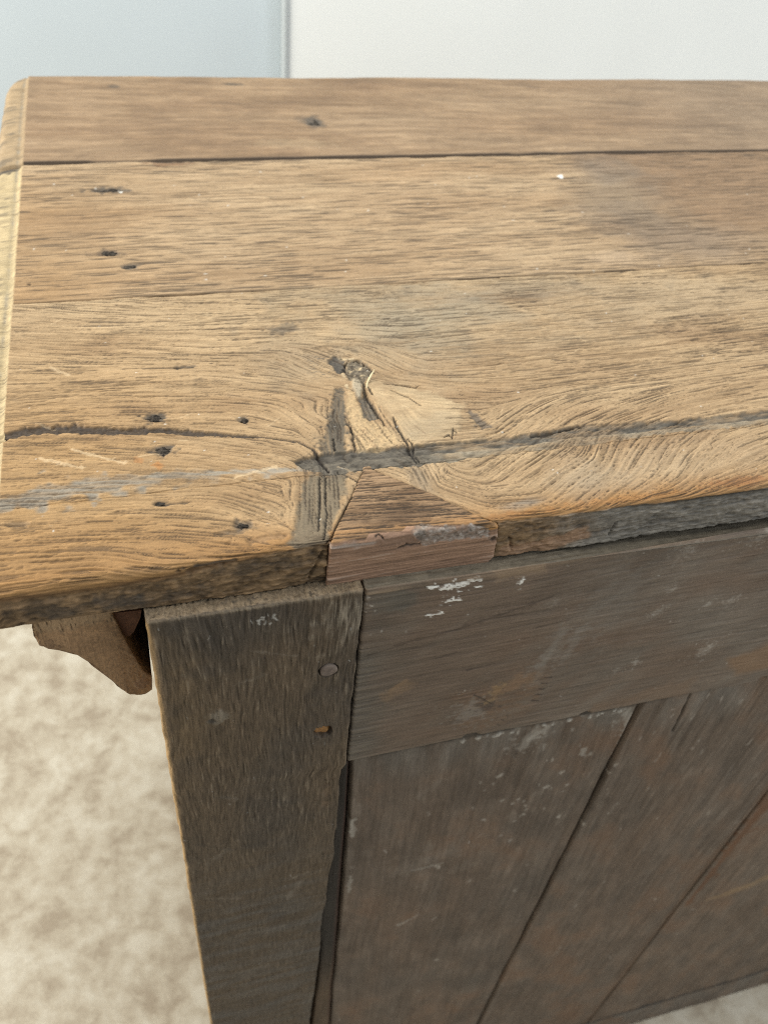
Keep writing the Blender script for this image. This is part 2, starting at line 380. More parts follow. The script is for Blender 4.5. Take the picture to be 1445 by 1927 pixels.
lower_half = ss(-0.001, 0.001, np.interp(X, [ptop(a, b)[0] for a, b in ((545, 874), (770, 856), (940, 842), (1094, 820), (1290, 802), (1445, 785))], [ptop(a, b)[1] for a, b in ((545, 874), (770, 856), (940, 842), (1094, 820), (1290, 802), (1445, 785))])-T)
left_crack = mp.stroke(PX((6, 820), (60, 809), (140, 806), (220, 811), (300, 808), (400, 815), (450, 820), (500, 823), (560, 830), (590, 845), (606, 868), (620, 884)),
                       [0.0026, 0.0030, 0.0030, 0.0027, 0.0021, 0.0015, 0.0011, 0.0007, 0.0006, 0.0008, 0.0008, 0.0005], soft=0.22, rough=0.35, rs=0.0025, seed=34)
left_band = mp.stroke(PX((0, 946), (60, 932), (150, 917), (230, 906), (330, 896), (450, 888), (600, 883)), [0.0038, 0.0044, 0.0042, 0.0032, 0.0024, 0.0016, 0.0009], soft=0.6, rough=0.85, rs=0.005, seed=35)
small_cr = np.maximum.reduce([
    mp.stroke(PX((636, 884), (653, 894), (674, 906)), 0.0004, 0.4, 0.4, 0.002, 36),
    mp.stroke([ptop(480+a/2.89, 600+b/2.89) for a, b in ((350, 850), (352, 980), (345, 1150))], 0.00035, 0.4, 0.4, 0.002, 41),
    mp.stroke([ptop(480+a/2.89, 600+b/2.89) for a, b in ((385, 850), (382, 1000), (392, 1060), (375, 1200))], 0.0003, 0.4, 0.4, 0.002, 42),
    mp.stroke(PX((690, 884), (640, 975), (617, 1025)), 0.0004, 0.4, 0.3, 0.002, 43),
    mp.stroke(PX((1090, 800), (1040, 812), (1000, 818)), 0.0006, 0.5, 0.5, 0.002, 44),
    mp.stroke(EX((608, 1040), (580, 1090)), 0.0005, 0.4, 0.4, 0.002, 45),
    mp.stroke(EX((958, 1010), (962, 1035)), 0.0005, 0.4, 0.4, 0.002, 46),
    mp.stroke(EX((1160, 985), (1145, 1008)), 0.0006, 0.4, 0.5, 0.002, 47)])
# pores
smooth = np.clip(pale_k+0.6*joint_band+vpat*0.5, 0, 1)
dens = np.clip(0.75+0.5*vn(X, T, 0.05, 0.012, 51, 2), 0.15, 1)*(1-0.93*smooth)*(1-0.8*arcs)
area = X.size
def sharp(mpx, n, dens, amp, fat): return mpx.seeds(int(area*n), dens, amp, fat)*1.7
s1 = sharp(mp, 0.0046, dens, (0.6, 1.0), .65); s2 = sharp(mp, 0.0046, dens, (0.45, 0.95), .35); s3 = mp.seeds(int(area*0.022), np.clip(dens+0.4*arcs, 0, 1), (0.3, 0.85))*1.3
# rows of short pores along the cathedral arcs
sa = np.zeros_like(X)
def angle_at(x, t):
    i = min(max(int((t-mp.t[0])/mp.dt), 0), len(mp.t)-1); j = min(max(int((x-mp.x[0])/mp.dx), 0), len(mp.x)-1); return i, j, mp.ang[i, j]
starts = [ptop(980+i*15.5, 905+10*math.sin(i*2.3)) for i in range(30)]+[ptop(950+i*26, 800-i*3) for i in range(12)]
for (x0, t0) in starts:
    for sg in (1, -1):
        x, t = x0, t0; vx = vy = None; gap = random.uniform(0, .003)
        for k in range(120):
            i, j, a = angle_at(x, t); cx, cy = math.cos(a)*sg, math.sin(a)*sg
            if vx is not None and cx*vx+cy*vy < 0: cx, cy = -cx, -cy
            vx, vy = cx, cy; x += cx*0.0005; t += cy*0.0005; gap -= 0.0005
            if t < YE or t > J2: break
            if gap < 0:
                i, j, a = angle_at(x+random.gauss(0, .0002), t+random.gauss(0, .0002)); sa[i, j] = random.uniform(0.6, 1.15); gap = random.uniform(0.0012, 0.0040)
sa = blur(sa, 1)*2.2
brk = np.clip(0.85+0.55*vn(X, T, 0.006, 0.0022, 54, 2), 0.15, 1.15)
pores = np.maximum.reduce([mp.walk(s1, 22, taper=0.4)*brk, mp.walk(s2, 8, taper=0.4)*brk, 0.8*mp.walk(s3, 3, taper=0.5), mp.walk(sa, 2, taper=0.6)])
pores = ss(0.22, 0.62, pores)
on_edge = ss(YE+0.0005, YE-0.002, T)
pores *= (1-0.8*on_edge)
fib = mp.walk(rng.standard_normal(X.shape).astype(np.float32), 16, 'mean'); fib /= fib.std()
fib2 = mp.walk(blur(rng.standard_normal(X.shape).astype(np.float32), 2), 22, 'mean'); fib2 /= fib2.std()
lo = vn(X, T, 0.09, 0.020, 61, 3); lo2 = vn(X, T, 0.03, 0.03, 62, 3)
# colour
col = np.broadcast_to(TAN, X.shape+(3,)).copy()
col = mix(col, PALE, np.clip(0.42+0.45*lo+0.10*fib2+0.25*ss(0.30, 0.42, T), 0, 1))
leftw = ss(0.10, -0.06, X)*ss(0.46, 0.26, T)
col = mix(col, (0.42, 0.255, 0.10), np.clip(0.75*leftw+0.2*lo2*leftw, 0, 0.9))
col = mix(col, ORANGE, np.clip(ss(YE+0.020+.022*ss(.06, -.04, X), YE+0.001, T)*(0.75+0.5*lo), 0, 0.9)*(1-0.3*smooth))
col = mix(col, BROWN, np.clip(-0.55*lo-0.15+0.2*lo2, 0, 0.5))
col = mix(col, (0.58, 0.455, 0.28), pale_k*np.clip(0.70+.35*lo2+.25*vn(X, T, .006, .004, 59, 3), 0, 1))
col *= (1+0.07*np.clip(fib, -2, 2)+0.065*np.clip(fib2, -2, 2))[..., None]*np.array((0.735, 0.705, 0.675), np.float32)
# grey washes
def wash(x, y, rx, ry, amt, c=GREY, seed=1, ang=0.0):
    global col
    a = ptop(x, y); b = ptop(x+rx, y); c2 = ptop(x, y-ry)
    m_ = mp.blob(a[0], a[1], abs(b[0]-a[0]), abs(c2[1]-a[1]), 0.7, 0.5, 0.012, seed, ang)
    col = mix(col, c, m_*amt*np.clip(0.75+0.5*fib2*0.3+0.4*lo2, 0.2, 1.2).clip(0, 1))
wash(780, 592, 170, 40, 0.55, (0.22, 0.20, 0.15), 71); wash(930, 545, 160, 22, 0.45, (0.20, 0.17, 0.125), 72)
wash(620, 550, 130, 18, 0.35, (0.24, 0.21, 0.15), 73); wash(1250, 560, 220, 35, 0.28, (0.26, 0.215, 0.155), 74)
wash(560, 690, 60, 40, 0.3, GREY, 75); wash(805, 810, 60, 22, 0.45, (0.27, 0.235, 0.17), 76)
wash(780, 640, 110, 60, 0.35, (0.28, 0.24, 0.17), 77); wash(1110, 905, 70, 28, 0.45, (0.24, 0.20, 0.145), 78); wash(1260, 870, 160, 35, 0.28, (0.30, 0.235, 0.165), 79)
wash(990, 945, 35, 8, 0.8, (0.20, 0.18, 0.15), 80, 0.1); wash(790, 900, 22, 28, 0.6, (0.17, 0.145, 0.11), 81); wash(1000, 640, 200, 20, 0.18, GREY, 82)
hatch = np.clip(0.75+0.35*fib, 0.25, 1.2)
col = mix(col, (0.098, 0.082, 0.060), np.clip(vfis*1.1*np.clip(.85+.2*fib, .4, 1.1), 0, 1)); vl = ss(.45, .9, vn(X, T, 0.0011, 0.008, 57, 2)); col = mix(col, BLACK, np.clip(vfis*vl*.8, 0, 1))
col = mix(col, (0.15, 0.122, 0.082), np.clip(vpat*0.9, 0, 1)); col = mix(col, (0.06, .05, .035), np.clip(vpat*vl*.7, 0, 1))
col = mix(col, LGREY*(0.8+0.25*lo2[..., None]), left_band*np.clip(0.75+0.3*fib2, 0, 1))
col = mix(col, GREY, left_band*ss(0.03, -0.05, X)*np.clip(0.45+0.5*lo2, 0, 1))
jb_t = vn(X, T, 0.004, 0.002, 63, 3)
jcol = np.where(lower_half[..., None] > 0.5, np.array((0.205, 0.178, 0.132), np.float32), np.array((0.090, 0.080, 0.064), np.float32))
jcol = jcol*(1+0.45*jb_t[..., None]); jw = lower_half*np.clip(.35+.5*vn(X, T, .02, .004, 55, 3), 0, .8)*ss(ptop(860, 850)[0], ptop(960, 850)[0], X); jcol = jcol*(1-jw[..., None])+col*.75*jw[..., None]; near_k = ss(ptop(880, 850)[0], ptop(760, 850)[0], X)
jcol = jcol*(1-near_k[..., None]*0.8)+np.array((0.085, 0.074, 0.058), np.float32)*(1+0.5*jb_t[..., None])*near_k[..., None]*0.8
col = col*(1-joint_band[..., None])+jcol*joint_band[..., None]
def K(*pts): return [ptop(560+a/4.817, 640+b/4.817) for a, b in pts]
kt = vn(X, T, 0.0016, 0.0014, 58, 3)
gk = mp.poly(K((285, 185), (330, 138), (390, 150), (440, 205), (435, 290), (380, 312), (310, 232)), 0.0006, 0.0014, 0.002, 83)
gk2 = mp.poly(K((430, 215), (475, 183), (560, 186), (640, 245), (690, 310), (650, 350), (600, 420), (500, 390), (440, 330)), 0.0008, 0.0018, 0.002, 84)
gk3 = mp.poly(K((555, 540), (610, 480), (690, 600), (745, 700), (690, 725), (600, 705)), 0.0005, 0.0008, 0.002, 85)
gk4 = mp.stroke(K((525, 375), (540, 430), (550, 520)), [0.0020, 0.0026, 0.0012], 0.35, 0.3, 0.002, 86)
fan = mp.poly(K((470, 440), (540, 560), (640, 730), (860, 820), (950, 930), (720, 1000), (540, 990), (500, 800), (440, 620)), 0.001, 0.001, 0.003, 89)
col = mix(col, (0.50, 0.37, 0.205), fan*0.55); col = mix(col, BROWN, fan*np.clip(ss(.3, .8, kt)*.7, 0, 1))
col = mix(col, DGREY*1.1, gk*np.clip(.95+.3*kt, 0, 1)); col = mix(col, (0.185, 0.155, 0.11), gk2*.95); col = mix(col, (0.075, .06, .045), gk2*ss(.2, .7, kt)*.9); col = mix(col, (0.115, 0.10, 0.078), gk3*np.clip(.9+.2*kt, 0, 1)); col = mix(col, (0.34, 0.285, 0.20), gk4)
for k, pts in enumerate((((385, 160), (430, 180), (500, 170)), ((480, 280), (530, 262), (585, 250)), ((410, 320), (430, 350)), ((440, 420), (450, 440)), ((560, 320), (600, 318)))):
    m_ = mp.stroke(K(*pts), 0.0007, .6, .6, .002, 890+k); col = mix(col, (0.50, .40, .25), m_*.85)
kc = np.maximum.reduce([mp.stroke(K((432, 300), (428, 225), (472, 184), (560, 185), (640, 240), (700, 315)), [.0005, .0004, .0003, .0003, .0004, .0002], .5, .95, .0015, 895), mp.stroke(K((598, 400), (600, 470), (625, 520), (680, 595), (742, 690), (800, 785)), [.0005, .0007, .0006, .0008, .0006, .0002], .4, .6, .0012, 896),
    mp.stroke(K((865, 700), (900, 790), (972, 905), (1000, 950), (1040, 1040), (1080, 1100)), [.0003, .0007, .0005, .0006, .0007, .0004], .4, .6, .0012, 897), mp.stroke(K((1000, 900), (1050, 960), (1055, 1020), (1100, 1090)), .0004, .4, .6, .0012, 898),
    mp.stroke(K((790, 402), (900, 406), (1060, 432), (1120, 412)), [.0003, .0005, .0005, .0002], .4, .5, .0015, 899),
    mp.stroke(K((1330, 885), (1370, 860), (1400, 890), (1410, 800), (1440, 840)), .00035, .4, .6, .0012, 881), mp.stroke(K((480, 780), (500, 860), (520, 990)), .0005, .4, .6, .0012, 882), mp.stroke(K((325, 880), (340, 990)), .0005, .4, .6, .0012, 883),
    mp.stroke(K((850, 460), (1000, 520), (1120, 600)), .0003, .5, .6, .0012, 884), mp.stroke(K((640, 440), (680, 500)), .0005, .5, .6, .0012, 885)])
small_cr = np.maximum(small_cr, kc)
sw = np.exp(-((np.hypot((X-ptop(606, 690)[0])*1.0, (T-ptop(606, 690)[1])*.7)-.006)/.0025)**2)*ss(.1, .6, vn(X, T, .0016, .0009, 886, 2)); col = mix(col, DGREY, np.clip(sw*.7, 0, .8)*(1-gk))
gk5 = mp.stroke(PX((885, 775), (912, 798)), [0.0016, 0.0026], 0.5, 0.7, 0.002, 87); col = mix(col, (0.13, 0.105, 0.08), gk5*0.85)
# dark old nail holes and dents
dents = np.zeros_like(X)
def dent(x, y, rx, ry, amt=0.9, c=DGREY, seed=1, deep=1.0, ang=0):
    global col, dents
    a = ptop(x, y); b = ptop(x+rx, y); t2 = ptop(x, y-ry)
    m_ = mp.blob(a[0], a[1], abs(b[0]-a[0]), abs(t2[1]-a[1]), 0.45, 0.55, 0.0025, seed, ang)
    col = mix(col, c, m_*amt); dents = np.maximum(dents, m_*deep)
dent(535, 619, 26, 8, 0.7, (0.12, 0.10, 0.075), 91, 0.6); dent(292, 785, 22, 8, 0.9, DGREY, 92); dent(306, 846, 21, 9, 0.9, DGREY, 93); dent(460, 789, 10, 6, .8, DGREY, 94)
dent(300, 947, 14, 6, 0.95, BLACK, 95); dent(340, 947, 22, 2, 0.6, DGREY, 96); dent(455, 988, 20, 7, 0.75, DGREY, 97); dent(430, 1000, 30, 4, 0.5, DGREY, 98)
dent(348, 690, 22, 2.5, 0.8, DGREY, 99); dent(262, 866, 8, 4, 0.6, (0.36, 0.17, 0.06), 100, 0); dent(298, 876, 6, 5, 0.7, (0.38, 0.17, 0.05), 101, 0)
dent(30, 985, 20, 5, 0.5, DGREY, 102); dent(410, 1056, 40, 5, 0.75, DGREY, 103); dent(370, 1066, 24, 4, 0.7, BLACK, 104); dent(500, 1012, 40, 5, 0.4, BROWN, 105)
dent(1395, 905, 60, 9, 0.6, (0.25, 0.11, 0.04), 106, 0); dent(1180, 940, 120, 8, 0.5, (0.32, 0.155, 0.05), 107, 0); dent(960, 970, 60, 6, 0.5, (0.30, 0.14, 0.045), 108, 0)
col = mix(col, PORE, np.clip(pores*0.72*np.clip(.85+.5*lo2, .35, 1.1), 0, 1)*(1-0.5*joint_band))
col = mix(col, BLACK, np.clip(small_cr*0.85, 0, 1))
lc_t = vn(X, T, 0.0012, 0.0012, 64, 2)
col = mix(col, np.array((0.042, 0.034, 0.028), np.float32), left_crack*np.clip(0.9+0.1*lc_t, 0, 1)); col *= (1+left_crack*0.35*lc_t)[..., None]
# pale scraped scratches
for k, (a, b) in enumerate((((135, 845), (235, 872)), ((75, 862), (155, 880)), ((440, 900), (520, 878)), ((95, 690), (130, 705)))):
    m_ = mp.stroke(PX(a, b), 0.0007, 0.6, 0.8, 0.0015, 110+k); col = mix(col, PALE*1.1, m_*0.6)
for k in range(26):
    a = ptop(random.uniform(20, 1400), random.uniform(560, 880)); L_ = random.uniform(0.003, 0.014); an = random.uniform(-1.2, 1.2)
    m_ = mp.stroke([a, (a[0]+L_*math.cos(an), a[1]+L_*math.sin(an))], 0.00028, 0.6, 0.7, 0.002, 130+k); col = mix(col, PALE*1.08 if k % 3 else BROWN*0.6, m_*0.45)
# specks of paint
for k in range(60):
    a = ptop(random.uniform(20, 1430), random.uniform(545, 1000)); m_ = mp.blob(a[0], a[1], random.uniform(.0002, .0005), random.uniform(.0002, .0004), 0.5, 0.4, 0.001, 160+k); col = mix(col, (0.62, 0.60, 0.54), m_*0.8)
# the edge face: grey-brown, rough
e_t = vn(X, T, 0.010, 0.0035, 65, 3); e_f = vn(X, T, 0.004, 0.0012, 66, 3)
e_i = vn(X, T, 0.0022, 0.0018, 73, 3); edge_c = np.array((0.16, 0.102, 0.052), np.float32)*(1+0.4*e_t[..., None]+0.3*e_f[..., None]+.4*e_i[..., None])
rightm = ss(0.150, 0.20, X+0.012*e_t)
edge_c = edge_c*(1-rightm[..., None])+np.array((0.165, 0.148, 0.122), np.float32)*(1+0.3*e_t[..., None]+0.4*e_f[..., None])*rightm[..., None]
rust = mp.poly(EX((1040, 1010), (1105, 990), (1112, 1012), (1030, 1035), (940, 1050), (945, 1030)), 0.0015, 0.002, 0.004, 67)
edge_c = edge_c*(1-0.75*rust[..., None])+np.array((0.30, 0.18, 0.105), np.float32)*0.75*rust[..., None]
for k, (x, y, rx, rz, am) in enumerate(((245, 1122, 40, 12, .75), (330, 1112, 50, 9, .5), (60, 1130, 50, 8, .4), (110, 1140, 35, 10, .6), (180, 1120, 20, 6, .5), (545, 1060, 20, 8, .4), (460, 1070, 40, 9, .4), (30, 1110, 60, 6, .5))):
    a = pedge(x, y); b = pedge(x+rx, y); c2 = pedge(x, y+rz); m_ = mp.blob(a[0], a[1], b[0]-a[0], abs(c2[1]-a[1]), .6, .6, .004, 210+k); edge_c = edge_c*(1-am*m_[..., None])+np.array((0.045, 0.040, 0.034), np.float32)*am*m_[..., None]
ewid = (np.interp(X, [-.0612, -.0236, .0166, .0643, .136, .2036, .273], [.2350, .2322, .2352, .2380, .2372, .2356, .2358])+0.0007*vn(X, T, 0.012, 0.02, 68, 3)).astype(np.float32)
ew2 = .0007+.0022*ss(.05, -.03, X); em = ss(0, 1, .5-(T-ewid+.0006*vn(X, T, .003, .003, 74, 2))/(2*ew2))
col = col*(1-em[..., None])+edge_c*em[..., None]
dline = np.exp(-((T-ewid+0.0006)/0.0009)**2)*ss(0.16, 0.24, X)            # black line under the arris at the right
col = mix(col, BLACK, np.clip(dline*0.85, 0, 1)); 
hl = np.exp(-((T-ewid+0.0002)/0.0006)**2)*ss(0.07, 0.02, X)*0.5
col = mix(col, (0.11, 0.06, 0.025), np.clip(hl+.5*np.exp(-((T-ewid)/.0012)**2)*ss(.06, .0, X), 0, .85))
# left end strip: end grain, side light painted in as a paler tone, with a dark scribed line and short cracks
def end_paint(mp, col, seed, tint=(0.41, 0.325, 0.185)):
    X, T = mp.X, mp.T
    m_ = ss(XA+0.0004, XA-0.0004, X)*ss(YE-.001, YE+.002, T)
    n = vn(X, T, 0.01, 0.0014, seed, 3); n2 = vn(X, T, 0.006, 0.006, seed+1, 2)
    c = np.array(tint, np.float32)*(1+0.20*n[..., None]+0.15*n2[..., None])
    sl = np.exp(-((X-(XA-0.0036))/0.0010)**2)*np.clip(0.35+0.6*n2, 0, 1)
    c = mix(c, (0.25, 0.22, 0.17), sl)
    ln = ss(.35, .8, vn(X, T, 0.012, 0.0011, seed+3, 2)); c = mix(c, (0.16, .125, .08), ln*.55)
    ck = (ss(0.55, 0.8, vn(X, T, 0.02, 0.0035, seed+2, 1)))*ss(XA-0.004, XA-0.009, X)
    c = mix(c, (0.09, 0.075, 0.055), np.clip(ck*0.6, 0, 1))
    return col*(1-m_[..., None])+c*m_[..., None]
col = end_paint(mp, col, 301)
PATCH_TOP = PX((684, 884), (698, 882), (926, 985))
def QE(zx, zy): return pedge(560+zx/3.44, 860+zy/3.44)
def QT(zx, zy): return ptop(560+zx/3.44, 860+zy/3.44)
PATCH_POLY = [ptop(684, 883), ptop(699, 882), QT(860, 235), QT(1275, 425), (QE(1282, 470)[0], YE-.002), (QE(1282, 540)[0], QE(1282, 540)[1]), (QE(1260, 640)[0], QE(1260, 640)[1]), (QE(1228, 690)[0], YE-.0320), (QE(182, 820)[0], YE-.0320), (QE(195, 690)[0], YE-.012), (QE(205, 590)[0], YE-.002), QT(235, 500), QT(330, 300)]
patch_m = mp.poly(PATCH_POLY, 0.0004)
# height
h = 0.00008*np.clip(fib, -2.5, 2.5)+0.00014*np.clip(fib2, -2.5, 2.5)*(1-.6*smooth)+0.00035*vn(X, T, 0.05, 0.03, 69, 3)
h -= 0.00050*pores
h -= 0.0016*joint_band*(1-0.55*lower_half)-0.0005*joint_band*jb_t
h -= 0.0014*left_crack-0.0003*left_crack*lc_t
h -= 0.0011*np.clip(small_cr, 0, 1)+0.0007*vfis+0.0004*vpat+0.0009*dents+0.0012*gk+0.0010*gk3-0.0013*gk4+0.0006*gk2+0.0006*gk5-0.0013*gk2*kt-0.0005*fan*kt+.0006*gk2+0.0005*left_band*(0.5+vn(X, T, 0.01, 0.003, 70, 2))
h += 0.0005*pale_k*(0.5+0.5*vn(X, T, 0.012, 0.008, 72, 2))
h += em*(0.0004*e_f+0.0006*e_t+.0004*e_i)-0.0003*np.clip(dline, 0, 1)
h += 0.0010*np.exp(-(np.hypot(X-kn[0], T-kn[1]+0.006)/0.014)**2)
h -= 0.0026*patch_m
# profiles
def prof_front(T):
    r = 0.0034
    y = np.where(T > YE, T, YE); z = np.where(T > YE, 0.0, T-YE)
    a = np.clip((YE+r-T)/(2*r), 0, 1)*math.pi/2      # arc length along the rounding
    inarc = (a > 0) & (a < math.pi/2)
    y = np.where(inarc, YE+r-r*np.sin(a), y); z = np.where(inarc, -r+r*np.cos(a), z)
    low = T < YE-r
    z = np.where(low, -r-(YE-r-T), z)
    under = np.clip(-TH-z, 0, None); z = np.maximum(z, -TH); y = y+under
    z = z-0.0006*np.exp(-((T-J3)/0.0009)**2)
    return y.astype(np.float32), z.astype(np.float32)
def prof_joint(ja, jb):
    def f(T):
        z = -0.0004*np.exp(-((T-ja)/0.0010)**2)-0.0004*np.exp(-((jb-T)/0.0010)**2)
        return T, z.astype(np.float32)
    return f
def plan_front(B, X):    # the nearer left corner is worn down and bulges a little
    wl = ss(0.06, -0.06, X)[None, :]; n = np.clip((YE+0.030-B[..., 1])/0.030, 0, 1)
    B[..., 2] -= 0.0042*wl*n*n
    B[..., 2] = np.maximum(B[..., 2], -TH)
    e = vn(X, X*0, 0.05, 1, 311, 2)[None, :]*0.0008
    B[..., 1] += e*np.clip((YE+0.004-B[..., 1])/0.004, 0, 1)
front = plank('plank', mp, mp.t[0], J3, col, h, prof_front, bottom=-TH, plan=plan_front)
third = plank('plank', mp, J3+0.0002, J2-0.0002, col, h, prof_joint(J3+0.001, J2))

# ================= repair patch let into the front plank ==================
pp = Map(QE(182, 820)[0]-0.004, QE(1290, 500)[0]+0.004, YE-0.0262, ptop(690, 882)[1]+0.001, 0.00045, 0.00036)
PXm = pp.X; PT = pp.T
pp.ang = (0.05*vn(PXm, PT, 0.02, 0.006, 320, 2)+np.where(PT > YE, -0.06, 0.02)).astype(np.float32)
pf = pp.walk(rng.standard_normal(PXm.shape).astype(np.float32), 22, 'mean'); pf /= pf.std()
pf2 = pp.walk(blur(rng.standard_normal(PXm.shape).astype(np.float32), 2), 30, 'mean'); pf2 /= pf2.std()
ps = ss(0.25, 0.65, pp.walk(pp.seeds(int(PXm.size*0.008), None, (0.5, 1.0), .5)*1.7, 16, taper=0.4))
pl = vn(PXm, PT, 0.03, 0.006, 321, 3); pn = vn(PXm, PT, .004, .0016, 328, 3); pg = vn(PXm, PT, .0014, .0012, 329, 2)
pc = np.broadcast_to(np.array((0.195, 0.120, 0.062), np.float32), PXm.shape+(3,)).copy()
pc = mix(pc, (0.31, 0.205, 0.118), np.clip(0.25+0.5*pl+.16*pf2+.3*ss(YE+.012, YE+.03, PT), 0, 1)); pc = mix(pc, (0.052, 0.029, 0.015), np.clip(-0.6*pl-0.05-.22*pf2, 0, 0.85))
pc = mix(pc, (0.06, .035, .02), pp.blob(*QT(640, 380), .012, .006, .7, .6, .005, 331)*.6)
pc = mix(pc, (0.31, 0.155, 0.048), ss(YE+0.009, YE+0.001, PT)*np.clip(0.45+0.6*pl+.2*pf2, 0, .9))
pc = pc*(1+0.16*np.clip(pf, -2, 2)[..., None]); pc = mix(pc, PORE*.7, ps*0.85)
fx = [QE(200, 0)[0], QE(220, 0)[0], QE(490, 0)[0], QE(520, 0)[0], QE(740, 0)[0], QE(790, 0)[0], QE(1000, 0)[0], QE(1230, 0)[0], QE(1290, 0)[0]]
ft = [QE(200, 560)[1], QE(220, 558)[1], QE(490, 518)[1], QE(520, 492)[1], QE(740, 475)[1], QE(790, 436)[1], QE(1000, 432)[1], QE(1230, 425)[1], QE(1290, 450)[1]]
pedge_t = (np.interp(PXm, fx, ft)+.0005*pn).astype(np.float32)
pe = ss(0.0005, -0.0005, PT-pedge_t)
fc = np.array((0.255, 0.155, 0.100), np.float32)*(1+0.12*np.clip(pf, -2, 2)[..., None]+0.12*np.clip(pf2, -2, 2)[..., None]+0.2*vn(PXm, PT, 0.05, 0.002, 323, 3)[..., None])
lightl = ss(1.3, 2.2, pf2+.6*pf); fc = mix(fc, (0.34, 0.25, 0.19), lightl*.7)
pc = pc*(1-pe[..., None])+fc*pe[..., None]
gs = pp.poly([QE(*q) for q in ((740, 490), (780, 430), (850, 440), (1000, 452), (1130, 438), (1225, 448), (1225, 492), (1100, 512), (900, 542), (822, 562), (790, 552))], 0.0005, 0.0011, 0.0025, 324)
pc = mix(pc, (0.215, 0.178, 0.148), np.clip(gs*(0.75+0.5*pn), 0, 1)); pc = mix(pc, (0.34, .30, .26), np.clip(gs*ss(.1, .7, pg+.5*pn)*.7, 0, 1)); pc = mix(pc, (0.10, .08, .065), np.clip(gs*ss(.4, .9, -pg-.3*pn), 0, .6))
gd = pp.blob(*QE(795, 500), .0022, .0032, .5, .7, .002, 332); pc = mix(pc, (0.10, .085, .07), gd*.7)
gs2 = pp.stroke([QE(220, 572), QE(350, 555), QE(495, 540)], 0.0009, 0.6, 0.7, 0.004, 325); pc = mix(pc, (0.32, 0.265, 0.225), gs2*0.8)
gs3 = pp.poly([QE(495, 545), QE(520, 495), QE(740, 480), (QE(770, 560)), QE(560, 560)], .0006, .0009, .003, 333); pc = mix(pc, (0.20, .125, .085), gs3*.6); 
dkl = np.maximum.reduce([pp.stroke([QE(640, 575), QE(700, 560), QE(780, 550)], .0005, .5, .6, .002, 334), pp.stroke([QE(500, 515), QE(525, 500), QE(545, 520)], .0004, .5, .6, .002, 335), pp.blob(*QE(1258, 520), .0018, .0016, .4, .5, .0015, 336), .6*pp.stroke([QE(820, 440), QE(950, 452), QE(1050, 440)], .0004, .5, .6, .002, 337)])
pc = mix(pc, (0.03, .02, .013), np.clip(dkl, 0, 1)*.85)
ph = 0.00008*pf-0.0004*ps*(1-pe)+0.0003*vn(PXm, PT, 0.02, 0.006, 326, 2)-.0003*gs*(1+.8*pn)+.0003*gs*pg-.0007*dkl-.0003*gs3*(1+pn)+.00008*pf2
# inside-polygon grid: rows clipped between the two slanted sides
def side_x(T, pts):
    t = [p[1] for p in pts]; x = [p[0] for p in pts]; o = np.argsort(t); return np.interp(T, np.array(t)[o], np.array(x)[o])
rows = pp.t; 
Lpts = [ptop(684, 883), QT(330, 300), QT(235, 500), (QE(212, 560)[0], YE-.001), QE(203, 620), QE(195, 690), (QE(182, 820)[0], YE-.0262)]
Rpts = [ptop(699, 882), QT(860, 235), QT(1275, 425), (QE(1283, 470)[0], YE-.0025), QE(1282, 540), QE(1262, 640), (QE(1230, 690)[0], YE-.0245)]
def prof_patch(T):
    r = .0012
    d = YE-T; y = np.where(d > 0, YE, T).astype(float); z = np.where(d > 0, -d, 0.)
    a = np.clip((YE+r-T)/(2*r), 0, 1)*math.pi/2; ins = (a > 0) & (a < math.pi/2)
    y = np.where(ins, YE+r-r*np.sin(a), y); z = np.where(ins, -r+r*np.cos(a), z)
    return y.astype(np.float32), z.astype(np.float32)
sl, sr = side_x(rows, Lpts), side_x(rows, Rpts)
nu = 300; U = np.linspace(0, 1, nu)[None, :]
gx = sl[:, None]*(1-U)+sr[:, None]*U+0.0002*vn(np.repeat(rows[:, None], nu, 1), U*0+1, 0.004, 1, 327, 2)
gi = np.arange(len(rows))[:, None].repeat(nu, 1); gj = np.clip(((gx-pp.x[0])/pp.dx), 0, len(pp.x)-1).astype(int)
c = pc[gi, gj]; hh = ph[gi, gj]
y, z = prof_patch(rows)
B = np.zeros((len(rows), nu, 3), np.float32); B[..., 0] = gx; B[..., 1] = y[:, None]; B[..., 2] = z[:, None]
proud = 0.0001+0.0012*ss(YE+0.0015, YE-0.0015, rows)[:, None]-0.0005*np.exp(-np.minimum(U, 1-U)*(sr-sl)[:, None]/0.0004)
P = displaced(B, hh+proud)
sk = P.copy()
back = displaced(B, hh*0-0.004)
P = np.concatenate([back[:, :1], P, back[:, -1:]], 1); c = np.concatenate([c[:, :1]*.5, c, c[:, -1:]*.5], 1)
top_r = P[-1:].copy(); top_r[..., 2] -= 0.004; bot_r = P[:1].copy(); bot_r[..., 1] += 0.01
P = np.concatenate([bot_r, P, top_r]); c = np.concatenate([c[:1]*.5, c, c[-1:]*.5])
P[..., 2] += ZT+CAM_H
o = grid_mesh('repair_patch', P, c, M_PATCH, front); o['label'] = 'wedge-shaped reddish wood patch let into the front plank'

